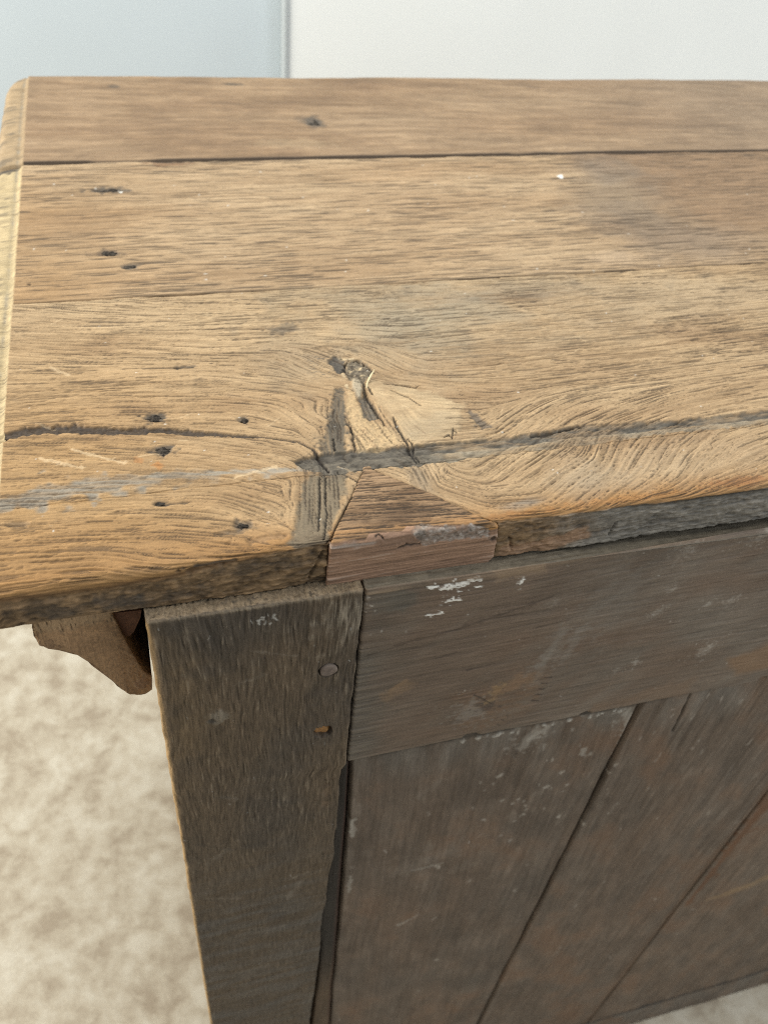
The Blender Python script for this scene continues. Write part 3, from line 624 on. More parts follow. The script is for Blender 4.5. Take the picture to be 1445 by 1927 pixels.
# ================= second plank ==================
m2 = Map(-0.0955, 0.64, J2, J1+0.0008, 0.00075, 0.00095)
X, T = m2.X, m2.T
m2.ang = 0.035*vn(X, T, 0.05, 0.02, 401, 2)+0.02*np.sin((T-J2)*20)+0.02
fib = m2.walk(rng.standard_normal(X.shape).astype(np.float32), 14, 'mean'); fib /= fib.std()
fib2 = m2.walk(blur(rng.standard_normal(X.shape).astype(np.float32), 1), 24, 'mean'); fib2 /= fib2.std()
lo = vn(X, T, 0.14, 0.030, 402, 3); lo2 = vn(X, T, 0.03, 0.03, 403, 3)
dens = np.clip(0.55+0.6*vn(X, T, 0.08, 0.02, 404, 2)+0.5*ss(0.54, 0.46, T), 0.1, 1)
pores = np.maximum(m2.walk(m2.seeds(int(X.size*0.012), dens, (0.4, 1.0))*1.6, 16, taper=.4), 0.75*m2.walk(m2.seeds(int(X.size*0.05), dens, (0.3, 0.8)), 4, taper=.5))
pores = ss(0.28, 0.8, pores)
col = np.broadcast_to(TAN, X.shape+(3,)).copy()
col = mix(col, PALE, np.clip(0.45+0.45*lo+0.12*fib2, 0, 1))
col = mix(col, (0.40, 0.25, 0.11), np.clip(0.5*ss(0.06, -0.06, X)*ss(.66, .5, T)+0.2*lo2*ss(0.06, -0.06, X), 0, .7))
def wash2(mpx, col, x, y, rx, ry, amt, c, seed, ang=0, rs=0.015):
    a = ptop(x, y); b = ptop(x+rx, y); c2 = ptop(x, y-ry)
    m_ = mpx.blob(a[0], a[1], abs(b[0]-a[0]), abs(c2[1]-a[1]), .65, .4, rs, seed, ang)
    return mix(col, c, m_*amt)
br = ss(ptop(1080, 400)[0], ptop(1330, 400)[0], X+0.05*lo2-0.4*(T-0.55)*0)*ss(0.44, 0.52, T)
col = mix(col, (0.255, 0.165, 0.095), np.clip(br*0.75, 0, 1))
col = wash2(m2, col, 1165, 370, 75, 50, .45, (0.21, 0.18, 0.135), 411, -0.5)
col = wash2(m2, col, 1240, 430, 90, 45, .38, (0.22, 0.185, 0.14), 412, -0.5)
col = wash2(m2, col, 1130, 320, 50, 25, .5, (0.25, 0.21, 0.16), 413)
col = wash2(m2, col, 1150, 485, 55, 14, .6, (0.52, 0.40, 0.26), 414)
col = wash2(m2, col, 1330, 460, 140, 30, .35, (0.30, 0.235, 0.17), 415)
col = wash2(m2, col, 760, 365, 120, 60, .2, (0.40, 0.255, 0.135), 416); col = wash2(m2, col, 120, 430, 90, 30, .3, (0.25, 0.16, 0.085), 417)
col = wash2(m2, col, 130, 350, 60, 40, .25, (0.27, 0.185, 0.10), 418)
col *= (1+0.08*np.clip(fib, -2, 2)+0.065*np.clip(fib2, -2, 2))[..., None]*np.array((.71, .68, .67), np.float32)
dents = np.zeros_like(X)
for k, (x, y, rx, ry, am, cc, dp) in enumerate(((205, 357, 36, 4.5, .92, DGREY, 1), (238, 358, 14, 2.5, .7, DGREY, .5), (204, 475, 22, 6, .85, (0.09, 0.07, .055), 1), (185, 478, 20, 3, .5, BROWN*.6, 0), (245, 501, 17, 5, .85, DGREY, 1), (262, 497, 14, 2, .5, DGREY, .5), (55, 533, 3, 2, .9, BLACK, 1), (315, 306, 42, 4.5, .7, (0.17, 0.09, 0.045), .6), (550, 545, 50, 6, .3, GREY, 0))):
    a = ptop(x, y); b = ptop(x+rx, y); t2 = ptop(x, y-ry); m_ = m2.blob(a[0], a[1], abs(b[0]-a[0]), abs(t2[1]-a[1]), .4, .45, .004, 420+k)
    col = mix(col, cc, m_*am); dents = np.maximum(dents, m_*dp)
col = mix(col, (0.075, 0.052, 0.032), pores*0.8)
a = ptop(1055, 331); m_ = m2.blob(a[0], a[1], 0.0019, 0.0033, .4, .4, .003, 440); col = mix(col, (0.72, 0.72, 0.68), m_)
a = ptop(228, 360); m_ = m2.blob(a[0], a[1], 0.0012, 0.0012, .4, .3, .003, 441); col = mix(col, (0.75, 0.75, 0.70), m_)
for k in range(40):
    a = ptop(random.uniform(40, 1430), random.uniform(310, 530)); m_ = m2.blob(a[0], a[1], random.uniform(.0004, .001), random.uniform(.0004, .0009), 0.5, 0.4, 0.001, 460+k); col = mix(col, (0.60, 0.57, 0.5), m_*0.6)
j = np.exp(-((T-J2)/0.0012)**2); col = mix(col, (0.10, 0.075, 0.05), np.clip(j*(0.55+0.4*lo2), 0, .9))
jd = np.exp(-np.clip(J1-.0002-T, 0, None)/.0010)*np.clip(.75+.5*vn(X, T*0, .03, 1, 446, 3), .2, 1); col = mix(col, (.03, .022, .016), jd); col = end_paint(m2, col, 330); m_ = m2.blob(*ptop(17, 309), .0085, .0075, .5, .4, .004, 445); col = mix(col, (.05, .04, .032), m_*.9); dents = np.maximum(dents, m_)
h = 0.00007*np.clip(fib, -2, 2)+0.00012*np.clip(fib2, -2, 2)-0.0003*pores-0.0009*dents+0.0004*vn(X, T, 0.06, 0.04, 405, 2)
edge_n = 0.0012*ss(0.2, 0.75, vn(X, T, 0.03, 0.2, 406, 3))*np.exp(-((J1-T)/0.0022)**2); h -= edge_n
second = plank('plank', m2, J2+0.0003, J1-0.0002, col, h, prof_joint(J2, J1))

# ================= far plank ==================
m1 = Map(-0.0955, 0.79, J1, YB+0.012, 0.00095, 0.0015)
X, T = m1.X, m1.T
m1.ang = 0.05*vn(X, T, 0.07, 0.03, 501, 2)-0.10*ss(0.68, 0.8, T)
fib = m1.walk(rng.standard_normal(X.shape).astype(np.float32), 12, 'mean'); fib /= fib.std()
fib2 = m1.walk(blur(rng.standard_normal(X.shape).astype(np.float32), 2), 24, 'mean'); fib2 /= fib2.std()
lo = vn(X, T, 0.12, 0.05, 502, 3); lo2 = vn(X, T, 0.035, 0.035, 503, 3)
col = np.broadcast_to(np.array((0.355, 0.24, 0.135), np.float32), X.shape+(3,)).copy()
col = mix(col, (0.43, 0.31, 0.185), np.clip(0.3+0.5*lo+0.15*fib2, 0, 1)); col = mix(col, (0.25, 0.16, 0.09), np.clip(-0.4*lo-0.3*lo2-.1, 0, .6))
col = mix(col, (0.30, 0.235, 0.165), 0.5*ss(0.35, 0.6, X))
col *= (1+0.06*np.clip(fib, -2, 2)+0.08*np.clip(fib2, -2, 2)+.10*lo2)[..., None]*np.array((.655, .635, .635), np.float32)
dents = np.zeros_like(X)
for k, (x, y, rx, ry, am, cc) in enumerate(((591, 229, 17, 9, .92, DGREY), (575, 222, 14, 4, .5, DGREY), (437, 157, 17, 2.5, .85, DGREY), (215, 161, 12, 2.5, .7, DGREY), (1005, 163, 12, 2.5, .6, (0.12, .08, .05)), (366, 268, 18, 4, .4, (.15, .10, .06)), (1385, 162, 16, 2, .6, (.14, .10, .065)), (340, 155, 24, 2, .5, BROWN*.7), (243, 198, 10, 3, .4, BROWN*.6), (550, 270, 70, 10, .2, PALE))):
    a = ptop(x, y); b = ptop(x+rx, y); t2 = ptop(x, y-ry); m_ = m1.blob(a[0], a[1], abs(b[0]-a[0]), abs(t2[1]-a[1]), .5, .4, .006, 520+k)
    col = mix(col, cc, m_*am); dents = np.maximum(dents, m_*(cc is DGREY))
po = ss(.3, .8, m1.walk(m1.seeds(int(X.size*0.03), None, (0.3, 0.9)), 6, taper=.5)); col = mix(col, (0.14, 0.09, 0.055), po*0.4)
jd = ss(J1+.0056, J1+.0036, T+.0006*vn(X, T*0, .03, 1, 447, 3)); col = mix(col, (.045, .032, .022), np.clip(jd, 0, 1)*.9); col = end_paint(m1, col, 340, (0.31, 0.225, 0.13))
h = 0.00015*np.clip(fib2, -2, 2)-0.0008*dents+0.0006*vn(X, T, 0.09, 0.05, 505, 2)-0.0016*ss(0.0, 0.8, vn(X, T, 0.04, 0.3, 506, 3))*np.exp(-((T-J1-.002)/0.003)**2)
def prof_far(T):
    r = 0.007; s = np.clip(T-(YB-r), 0, r*math.pi/2+0.02); a = np.clip(s/r, 0, math.pi/2)
    y = np.where(T > YB-r, YB-r+r*np.sin(a), T); z = np.where(T > YB-r, -r+r*np.cos(a)-np.clip(s-r*math.pi/2, 0, None), 0)-0.0005*np.exp(-((T-J1)/0.0015)**2)
    return y.astype(np.float32), np.maximum(z, -TH).astype(np.float32)
def plan_far(B, X):
    u = np.clip((B[..., 1]-(YB-0.040))/0.040, 0, 0.9999); sh = 0.0185*(1-(1-u**2.0)**(1/2.0))
    a = np.clip((XA-B[..., 0])/0.020, 0, 1); B[..., 0] += sh*a
    B[..., 2] -= 0.0*a
far = plank('plank', m1, J1+0.0020, YB+0.012, col, h, prof_far, plan=plan_far)

# ================= nails sunk in the top, and the splinter ==================
def nail(x, y, rx, ry, parent, k, lift=-0.0010):
    a = ptop(x, y); b = ptop(x+rx, y); c2 = ptop(x, y-ry); r = random.Random(k)
    bm = bmesh.new(); bmesh.ops.create_icosphere(bm, subdivisions=3, radius=1)
    ax, at = abs(b[0]-a[0]), abs(c2[1]-a[1])
    for v in bm.verts:
        n = 1+0.22*math.sin(v.co.x*5+k)+0.16*math.sin(v.co.y*9+2*k)+0.1*math.sin(v.co.x*13+v.co.y*7+k)
        v.co = (a[0]+v.co.x*ax*n, a[1]+v.co.y*at*n, ZT+CAM_H+lift+v.co.z*0.0007*n)
    return bm_obj('nail', bm, M_NAIL, parent, True)
for k, (x, y, rx, ry, par) in enumerate(((290, 785, 15, 6, third), (307, 846, 17, 8, third), (301, 947, 11, 5, front), (203, 475, 15, 4.5, second), (245, 501, 12, 4, second), (591, 229, 11, 6, far), (205, 357, 27, 3, second), (460, 789, 7, 4, third), (455, 988, 11, 5, front))):
    nail(x, y, rx, ry, par, k+1)
bm = bmesh.new(); vs = []
sp = [ptop(704, 702), ptop(697, 713), ptop(691, 724), ptop(689, 734)]
rings = []
for i, (x, t) in enumerate(sp):
    wd = (0.0003, 0.0006, 0.0006, 0.0003)[i]; zz = ZT+CAM_H+(0.0022, 0.0020, 0.0014, 0.0004)[i]
    rings.append([bm.verts.new((x+wd*math.cos(q), t+wd*0.5*math.sin(q), zz+wd*0.7*math.sin(q))) for q in np.linspace(0, 2*math.pi, 7)[:-1]])
for a, b in zip(rings, rings[1:]):
    for q in range(6): bm.faces.new((a[q], a[(q+1) % 6], b[(q+1) % 6], b[q]))
bm.faces.new(rings[0]); bm.faces.new(rings[-1][::-1])
bm_obj('splinter', bm, M_SPL, third, True)

# ================= back frame: stile, rail, panel boards ==================
ZB = ZT-TH-0.0009               # top of the frame, just under the plank top
def back_piece(name, mpb, col, h, mat, depth, ledge=0.0, rl=0.0006, rr=0.0006, xl=None, xr=None, Y0=YF, parent=root, thick=0.02, zlow=None, r=0.0012):
    """mpb: x = world X, t = -(distance down from the top arris), t>0 on the ledge"""
    T = mpb.t[::-1]; X = mpb.x; c = col[::-1]; hh = h[::-1]
    y = np.where(T > 0, Y0+T, Y0); z = np.where(T > 0, 0., T)
    a = np.clip((r-T)/(2*r), 0, 1)*math.pi/2; ins = (a > 0) & (a < math.pi/2)
    y = np.where(ins, Y0+r-r*np.sin(a), y); z = np.where(ins, -r+r*np.cos(a), z)
    B = np.zeros((len(T), len(X), 3), np.float32)
    xx = np.repeat(X[None, :], len(T), 0)
    if xl is not None or xr is not None:
        f = (X-X[0])/(X[-1]-X[0]); L = xl(T) if xl else np.full(len(T), X[0]); R = xr(T) if xr else np.full(len(T), X[-1])
        xx = L[:, None]*(1-f)+R[:, None]*f
    B[..., 0] = xx; B[..., 1] = y[:, None]; B[..., 2] = z[:, None]
    dl = xx-xx[:, :1]; dr = xx[:, -1:]-xx
    def rnd(d, rad): q = np.clip(rad-d, 0, rad); return rad-np.sqrt(np.clip(rad*rad-q*q, 0, None))
    B[..., 1] += rnd(dl, rl)+rnd(dr, rr)
    P = displaced(B, hh, -1)
    l = P[:, :1].copy(); l[..., 1] = Y0+thick; rgt = P[:, -1:].copy(); rgt[..., 1] = Y0+thick
    P = np.concatenate([l, P, rgt], 1); c = np.concatenate([c[:, :1], c, c[:, -1:]], 1)
    lo_ = P[-1:].copy()
    if zlow is not None:
        lo_[..., 2] = zlow-ZB_(name)
        P = np.concatenate([P, lo_]); c = np.concatenate([c, c[-1:]])
    bk = P[-1:].copy(); bk[..., 1] = Y0+thick; P = np.concatenate([P, bk]); c = np.concatenate([c, c[-1:]])
    tp = P[:1].copy(); tp[..., 1] = np.maximum(tp[..., 1], Y0+thick); P = np.concatenate([tp, P]); c = np.concatenate([c[:1], c])
    return P, c
def ZB_(n): return ZB
def finish(name, P, c, z0, mat, parent=root):
    P = P.copy(); P[..., 2] += z0+CAM_H
    return grid_mesh(name, P, c, mat, parent)
def dust(mpb, seed, n, x0, x1, t0, t1, col, c=(0.55, 0.54, 0.50), smin=.00012, smax=.00032, am=.45):
    r = random.Random(seed)
    for k in range(n):
        x, t = r.uniform(x0, x1), r.uniform(t0, t1); m_ = mpb.stroke([(x, t), (x+r.gauss(0, .0006), t+r.gauss(0, .001))], r.uniform(smin, smax), .5, .5, .001, seed+k)
        col = mix(col, c, m_*am*r.uniform(.3, 1))
    return col
def bp(x, y): 
    X, z = pback(x, y); return X, z-ZB

# ---- stile
XS0, XS1 = -0.0120, 0.0788
ms = Map(XS0, XS1, -0.585, 0.0125, 0.00048, 0.00075)
X, T = ms.X, ms.T
ms.ang = np.full_like(X, math.pi/2)+0.09*vn(X, T, 0.02, 0.03, 601, 2)+.10*vn(X, T, .004, .006, 618, 2)
src = rng.standard_normal(X.shape).astype(np.float32)
fib = ms.walk(src, 9, 'mean'); fib /= fib.std()
fib2 = ms.walk(blur(src, 2), 16, 'mean'); fib2 /= fib2.std()
fs = ms.walk(src, 4, 'mean'); fs /= fs.std(); lo = vn(X, T, 0.035, 0.06, 602, 3); lo2 = vn(X, T, 0.012, 0.012, 603, 3); cr = vn(X, T, 0.03, 0.006, 604, 3)
pores = ss(.3, .8, ms.walk(blur(ms.seeds(int(X.size*0.010), None, (.4, 1.1), .3), 1)*2.3, 8, taper=.5))
col = np.broadcast_to(np.array((0.092, 0.068, 0.045), np.float32), X.shape+(3,)).copy()
col = mix(col, (0.120, 0.082, 0.047), np.clip(0.2+0.45*lo, 0, .8)); col = mix(col, (0.060, 0.050, 0.041), np.clip(-0.6*lo+.5*cr*.5, 0, .75))
lw = ss(0.03, -0.012, X)*ss(-.22, -.05, T); col = mix(col, (0.155, 0.105, 0.055), lw*np.clip(.45+.5*lo2, 0, 1))
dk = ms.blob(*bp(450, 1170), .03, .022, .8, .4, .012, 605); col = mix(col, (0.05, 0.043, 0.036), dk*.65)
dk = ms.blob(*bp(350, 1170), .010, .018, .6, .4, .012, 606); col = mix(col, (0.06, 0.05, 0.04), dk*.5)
col = mix(col, (0.24, 0.165, 0.095), np.clip(ss(XS0+0.0036, XS0+.001, X+0.0012*lo2)*ss(-.40, -.02, T)*.8, 0, 1))
col = mix(col, (0.135, 0.125, 0.11), ss(-.2, -.32, T)*np.clip(.2+.5*cr, 0, .5))
tr = ms.blob(*bp(655, 1165), .012, .014, .7, .6, .005, 607); col = mix(col, (0.24, 0.205, 0.155), tr*.65*np.clip(.5+.4*fib, 0, 1))
amp_hi = ss(-.30, -.16, T)
col *= (1+(.04+.06*amp_hi)*np.clip(fib, -2, 2.5)+.035*np.clip(fib2, -2, 2)+.10*vn(X, T, .0016, .0028, 616, 3)+.06*np.clip(fs, -2, 2.5))[..., None]*(.92-.10*ss(-.16, -.34, T))[..., None]
st = ss(1.5, 2.6, fib+.5*vn(X, T, .03, .03, 608, 2)); col = mix(col, (0.30, 0.25, 0.18), st*.30*amp_hi)
col = mix(col, (0.03, 0.023, 0.017), pores*.38)
# smears and pale scrapes
for k, (a, b, wd, am) in enumerate((((560, 1650), (585, 1640), .0008, .6), ((548, 1690), (575, 1655), .0016, .45), ((455, 1752), (500, 1745), .0007, .5), ((480, 1758), (545, 1740), .0007, .5), ((455, 1830), (510, 1815), .0018, .4), ((385, 1692), (455, 1690), .0010, .35), ((390, 1625), (430, 1600), .002, .35), ((420, 1500), (450, 1505), .0012, .4), ((520, 1715), (550, 1712), .0007, .5), ((470, 1225), (560, 1235), .0006, .35), ((440, 1290), (500, 1270), .0008, .35), ((365, 1590), (440, 1600), .0012, -.5), ((400, 1500), (560, 1510), .0010, -.4), ((360, 1430), (420, 1420), .0012, -.35), ((360, 1690), (440, 1700), .001, -.3))):
    m_ = ms.stroke([bp(*a), bp(*b)], wd, .8, .8, .003, 620+k); col = mix(col, (0.24, 0.205, 0.16) if am > 0 else (0.03, 0.025, 0.02), m_*abs(am)*np.clip(.55+.5*vn(X, T, .002, .0012, 660+k, 2), 0, 1))
kn_ = ms.blob(*bp(408, 1350), .0040, .0042, .5, .6, .003, 640); col = mix(col, (0.20, 0.175, 0.135), kn_*.6); kn2 = ms.blob(*bp(398, 1358), .0022, .0024, .5, .5, .003, 641); col = mix(col, (0.04, 0.034, 0.028), kn2*.8)
chip = np.maximum(ms.blob(*bp(622, 1490), .0022, .006, .4, .7, .002, 642), ms.blob(*bp(618, 1512), .0024, .003, .4, .6, .002, 643)); col = mix(col, (0.17, 0.115, 0.072), chip*.6)
col = dust(ms, 650, 45, XS0, XS1, -.5, 0, col)
col = dust(ms, 730, 16, bp(480, 1160)[0], bp(520, 1160)[0], bp(500, 1175)[1], bp(500, 1158)[1], col, (0.5, 0.48, .43), .0002, .0005, .8)
# ledge: bare end grain
lg = ss(-0.0006, 0.0006, T-.0004-.0012*lo2)
lc = np.array((0.20, 0.152, 0.098), np.float32)*(1+.35*vn(X, T, .0011, .0011, 609, 2)[..., None]+.3*lo2[..., None])
lc = mix(lc, (0.05, 0.04, 0.03), np.clip(ss(.35, .8, vn(X, T, .0012, .0010, 610, 2))*.75, 0, 1))
col = col*(1-lg[..., None])+lc*lg[..., None]
col = mix(col, (0.36, 0.235, 0.105), np.clip(ss(XS0+.0021, XS0+.0009, X+.0006*lo2)*(.75+.35*lo2), 0, 1)*ss(.0, -.004, T)); arr = np.exp(-((T+.0006)/.0009)**2)*np.clip(.6+.6*lo2, 0, 1); col = mix(col, (0.27, 0.215, 0.145), arr*.6)  # left arris: bright rim of side light painted in; upper arris lighter
h = .00007*np.clip(fs, -2, 2)+.00006*np.clip(fib, -2, 2)*(.5+amp_hi)+.00005*np.clip(fib2, -2, 2)+.00016*vn(X, T, .0018, .003, 617, 3)-.00015*pores+.0003*lo*.5+.00022*cr*ss(-.1, -.2, T)-.0010*kn2+.0004*kn_-.0008*chip+.00035*lg*vn(X, T, .002, .002, 611, 2)
h -= .0006*np.exp(-((X-XS0)/.004)**2)*np.clip(vn(X, T, .01, .02, 612, 3)+.2, 0, 1)*ss(-.4, -.1, T)
peg_c = bp(618, 1262); hole_c = bp(607, 1378)
ph_ = ms.blob(*hole_c, .0047, .0043, .10, .12, .002, 613); h -= .0065*ph_; col = mix(col, (0.13, 0.075, .035), ph_)
pr_ = ms.blob(*peg_c, .0047, .0047, .10, .05, .002, 614); h -= .0020*pr_; col = mix(col, (0.02, .015, .012), pr_)
EDGE_PX = [(649, 1441), (642, 1449), (638, 1482), (637, 1518), (634, 1537), (627, 1619), (619, 1646), (612, 1701), (605, 1728), (604, 1753), (600, 1810), (589, 1881), (583, 1927), (560, 2150)]
edge_r = [bp(655, 1432)]+[bp(*q) for q in EDGE_PX]
_t = np.array([e[1] for e in edge_r])[::-1]; _x = np.array([e[0] for e in edge_r])[::-1]
def xr_stile(T): return np.where(T > edge_r[0][1], XS1, np.minimum(XS1, np.interp(T, _t, _x)+.0006*vn(T, T*0, .03, 1, 615, 2)))
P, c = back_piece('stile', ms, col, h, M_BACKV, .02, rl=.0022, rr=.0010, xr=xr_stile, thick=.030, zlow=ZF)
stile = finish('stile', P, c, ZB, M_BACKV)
# peg and broken peg
def disc(name, cx, t, r, depth, mat, k, parent, yoff, lump=.12):
    bm = bmesh.new(); nr, ns = 5, 22; cv = bm.verts.new((cx, YF+yoff, ZB+t+CAM_H)); prev = None
    for i in range(1, nr+2):
        ring = []
        for q in range(ns):
            a = 2*math.pi*q/ns; rr = r*min(i, nr)/nr*(1+.05*math.sin(3*a+k)+.03*math.sin(5*a+2*k))
            dy = yoff+lump*r*.35*math.sin(3*a+k+i)*(i/nr)+(0.0004*(max(0, i-nr+1))) if i <= nr else depth
            ring.append(bm.verts.new((cx+rr*math.cos(a), YF+dy, ZB+t+CAM_H+rr*math.sin(a))))
        if prev is None:
            for q in range(ns): bm.faces.new((cv, ring[q], ring[(q+1) % ns]))
        else:
            for q in range(ns): bm.faces.new((prev[q], ring[q], ring[(q+1) % ns], prev[(q+1) % ns]))
        prev = ring
    return bm_obj(name, bm, mat, parent, True)
p1 = disc('peg', *peg_c, .0041, .004, M_PEG, 1, stile, -.0006, .15)
p2 = disc('peg', *hole_c, .0042, .007, M_PEGRAW, 3, stile, .0020, .35); p2['label'] = 'broken peg sunk in its hole'

# ---- rail
XR0, XR1 = 0.0797, 0.56
ZRB = bp(655, 1432)[1]
mr = Map(XR0, XR1, ZRB, 0.0120, 0.00085, 0.00055)
X, T = mr.X, mr.T
mr.ang = 0.05*vn(X, T, .05, .02, 701, 2)+.02
src = rng.standard_normal(X.shape).astype(np.float32)
fib = mr.walk(src, 14, 'mean'); fib /= fib.std(); fib2 = mr.walk(blur(src, 2), 20, 'mean'); fib2 /= fib2.std()
lo = vn(X, T, .08, .05, 702, 3); lo2 = vn(X, T, .015, .015, 703, 3)
dg = vn(X*.75+T*.66, -X*.66+T*.75, .05, .010, 704, 3)              # slanting dust smears
col = np.broadcast_to(np.array((0.126, 0.096, 0.073), np.float32), X.shape+(3,)).copy()
col = mix(col, (0.150, 0.133, 0.112), np.clip(.45*ss(.13, .22, X)+.4*dg, 0, .9)); col = mix(col, (0.10, 0.072, 0.052), np.clip(-.55*lo-.1+.2*fib2*.5, 0, .6))
col = mix(col, (0.10, 0.10, 0.088), .55*ss(.115, .08, X+.012*lo2)); col = mix(col, (0.085, 0.088, 0.078), mr.poly([bp(690, 1110), bp(790, 1112), bp(760, 1150), bp(700, 1160)], .002, .003, .006, 705)*.5)
strk = ss(.3, .8, mr.walk(blur(mr.seeds(int(X.size*.0022), None, (.4, 1.0), .4), 1)*2.4, 24, taper=.6)); col = mix(col, (0.045, 0.034, 0.026), strk*.55)
for k, (a, b, wd) in enumerate((((740, 1215), (860, 1185), .0006), ((860, 1185), (1040, 1125), .0007), ((690, 1235), (760, 1212), .0005), ((820, 1240), (860, 1228), .0006), ((1010, 1182), (1070, 1168), .0006), ((880, 1262), (930, 1250), .0004))):
    m_ = mr.stroke([bp(*a), bp(*b)], wd, .7, .7, .004, 706+k); col = mix(col, (0.05, .038, .03), m_*.6)
r3 = vn(X*.8+T*.6, T*.8-X*.6, .035, .014, 738, 4); r4 = vn(X, T, .05, .03, 739, 3); col *= (1+.06*np.clip(fib, -2, 2)+.05*np.clip(fib2, -2, 2)+.16*r3)[..., None]; col = mix(col, (.135, .085, .055), np.clip(.6*r4-.1, 0, .45))
# knot with rusty halo
k1 = mr.poly([bp(860, 1310), bp(930, 1295), bp(1035, 1258), (bp(1030, 1290)), bp(1000, 1340), bp(900, 1375), bp(870, 1365)], .003, .004, .006, 715); col = mix(col, (0.150, 0.096, 0.060), k1*.7*np.clip(.6+.6*vn(X, T, .006, .003, 737, 3), 0, 1))
for (x, y, rx, ry, am, cc, sd, an) in ((885, 1340, .007, .009, .6, (0.20, 0.185, 0.165), 716, .3), (915, 1330, .0045, .0055, .75, (0.065, .05, .042), 717, .5), (935, 1300, .003, .005, .6, (0.24, 0.165, 0.085), 718, -.6), (925, 1318, .0035, .0022, .5, (0.25, .18, .095), 719, .3), (975, 1285, .012, .005, .4, (0.22, .135, .075), 720, .5)):
    a = bp(x, y); m_ = mr.blob(*a, rx, ry, .5, .7, .003, sd, an); col = mix(col, cc, m_*am)
for k in range(5):
    a = bp(1025-k*6, 1275+k*11); m_ = mr.stroke([a, (a[0]+.004, a[1]-.0012)], .0006, .5, .5, .002, 721+k); col = mix(col, (0.04, .03, .025), m_*.8)
for k in range(3):
    a = bp(935+k*9, 1362-k*8); m_ = mr.stroke([a, (a[0]+.002, a[1]-.0025)], .0005, .5, .5, .002, 727+k); col = mix(col, (0.05, .04, .03), m_*.6)
m_ = mr.stroke([bp(893, 1308), bp(925, 1325)], .0005, .5, .4, .002, 731); col = mix(col, (0.04, .03, .025), m_*.8)
for k, (a, b, wd, am) in enumerate((((725, 1315), (760, 1290), .003, .35), ((735, 1300), (765, 1280), .001, .5))):
    m_ = mr.stroke([bp(*a), bp(*b)], wd, .9, .7, .004, 732+k); col = mix(col, (0.24, .16, .09), m_*am)
rb = mr.poly([bp(1120, 1325), bp(1300, 1275), bp(1300, 1310), bp(1100, 1345)], .004, .004, .01, 735); col = mix(col, (0.165, .115, .078), rb*.6)
rb = mr.poly([bp(1370, 1240), bp(1470, 1200), bp(1470, 1260), bp(1380, 1270)], .004, .004, .01, 736); col = mix(col, (0.20, .125, .07), rb*.7)
# white paint and dust
WHT = (0.72, 0.74, 0.72)
wm = np.maximum.reduce([mr.stroke([bp(828, 1108), bp(870, 1101)], [.0007, .0016], .5, .95, .0016, 740), mr.stroke([bp(808, 1106), bp(825, 1104)], .0007, .5, .9, .0015, 741), mr.stroke([bp(870, 1098), bp(905, 1091)], [.0010, .0005], .5, .95, .0016, 742),
                        mr.stroke([bp(842, 1131), bp(862, 1128)], .0008, .5, .9, .0015, 743), mr.stroke([bp(980, 1100), bp(985, 1090)], .0010, .5, .8, .0015, 744), mr.stroke([bp(803, 1158), bp(830, 1154)], .0005, .5, .9, .0015, 745), mr.stroke([bp(893, 1106), bp(905, 1104)], .0005, .5, .9, .0015, 746)])
wn = vn(X, T, .0016, .0007, 747, 3); wm = np.clip(wm*1.25*ss(-.45, .15, wn+.2), 0, 1); col = mix(col, WHT, wm*.95)
for k, (x, y, r, am) in enumerate(((1335, 1142, .0022, .55), (1380, 1135, .0035, .4), (1325, 1225, .0042, .5), (1340, 1215, .0022, .7), (1238, 1155, .0028, .45), (1268, 1115, .0022, .45), (1195, 1247, .0020, .5), (1160, 1262, .002, .3), (1300, 1040, .005, .35), (1440, 1015, .005, .5), (1045, 1135, .0025, .2))):
    a = bp(x, y); m_ = mr.blob(*a, r*1.0, r*.8, .9, .8, .0014, 750+k, .6); col = mix(col, (0.42, .41, .375), m_*am*np.clip(.6+.6*vn(X, T, .0012, .0008, 790, 2), 0, 1))
for k, (a, b, wd, am) in enumerate((((1020, 1250), (1060, 1190), .003, .35), ((1065, 1240), (1090, 1190), .0025, .3), ((1000, 1290), (1040, 1225), .002, .2), ((1150, 1180), (1190, 1110), .006, .15), ((1100, 1200), (1160, 1090), .006, .12))):
    m_ = mr.stroke([bp(*a), bp(*b)], wd, .9, .9, .004, 765+k); col = mix(col, (0.24, .235, .215), m_*am)
col = dust(mr, 780, 40, XR0, .33, ZRB, 0, col); col = dust(mr, 860, 14, bp(685, 1150)[0], bp(705, 1150)[0], bp(690, 1210)[1], bp(690, 1120)[1], col)
# worn upper arris and dusty ledge
ar = np.exp(-((T+.0016+.0012*lo2)/.0022)**2)*np.clip(.55+.5*fib2*.4+.4*lo2, 0, 1)*ss(.27, .22, X); col = mix(col, (0.27, 0.205, 0.14), ar*.6)
wq = mr.poly([bp(930, 1075), bp(1035, 1050), bp(1030, 1078), bp(940, 1095)], .0015, .002, .004, 775); col = mix(col, (0.25, .185, .125), wq*.6)
lg = ss(-.0006, .0006, T-.0006); lc = np.array((0.115, 0.104, 0.082), np.float32)*(1+.3*vn(X, T, .003, .002, 776, 3)[..., None]); col = col*(1-lg[..., None])+lc*lg[..., None]
be = np.exp(-((T-ZRB)/.0012)**2)*ss(.24, .2, X); col = mix(col, (0.20, .18, .15), be*.3)
h = .00006*np.clip(fib, -2, 2)+.00008*np.clip(fib2, -2, 2)-.0002*strk+.0007*lo*.5-.0004*k1*.5*(lo2)+.00025*wm
chipb = .0022*ss(.25, .8, vn(X, T, .008, .05, 777, 3))*np.exp(-((T-ZRB)/.0022)**2)*ss(.12, .16, X); h -= chipb
col = col*np.array((1.04, .98, .91), np.float32)
h = h-(.0036*ss(.12, .29, X)*ss(-.10, -.005, T)).astype(np.float32)
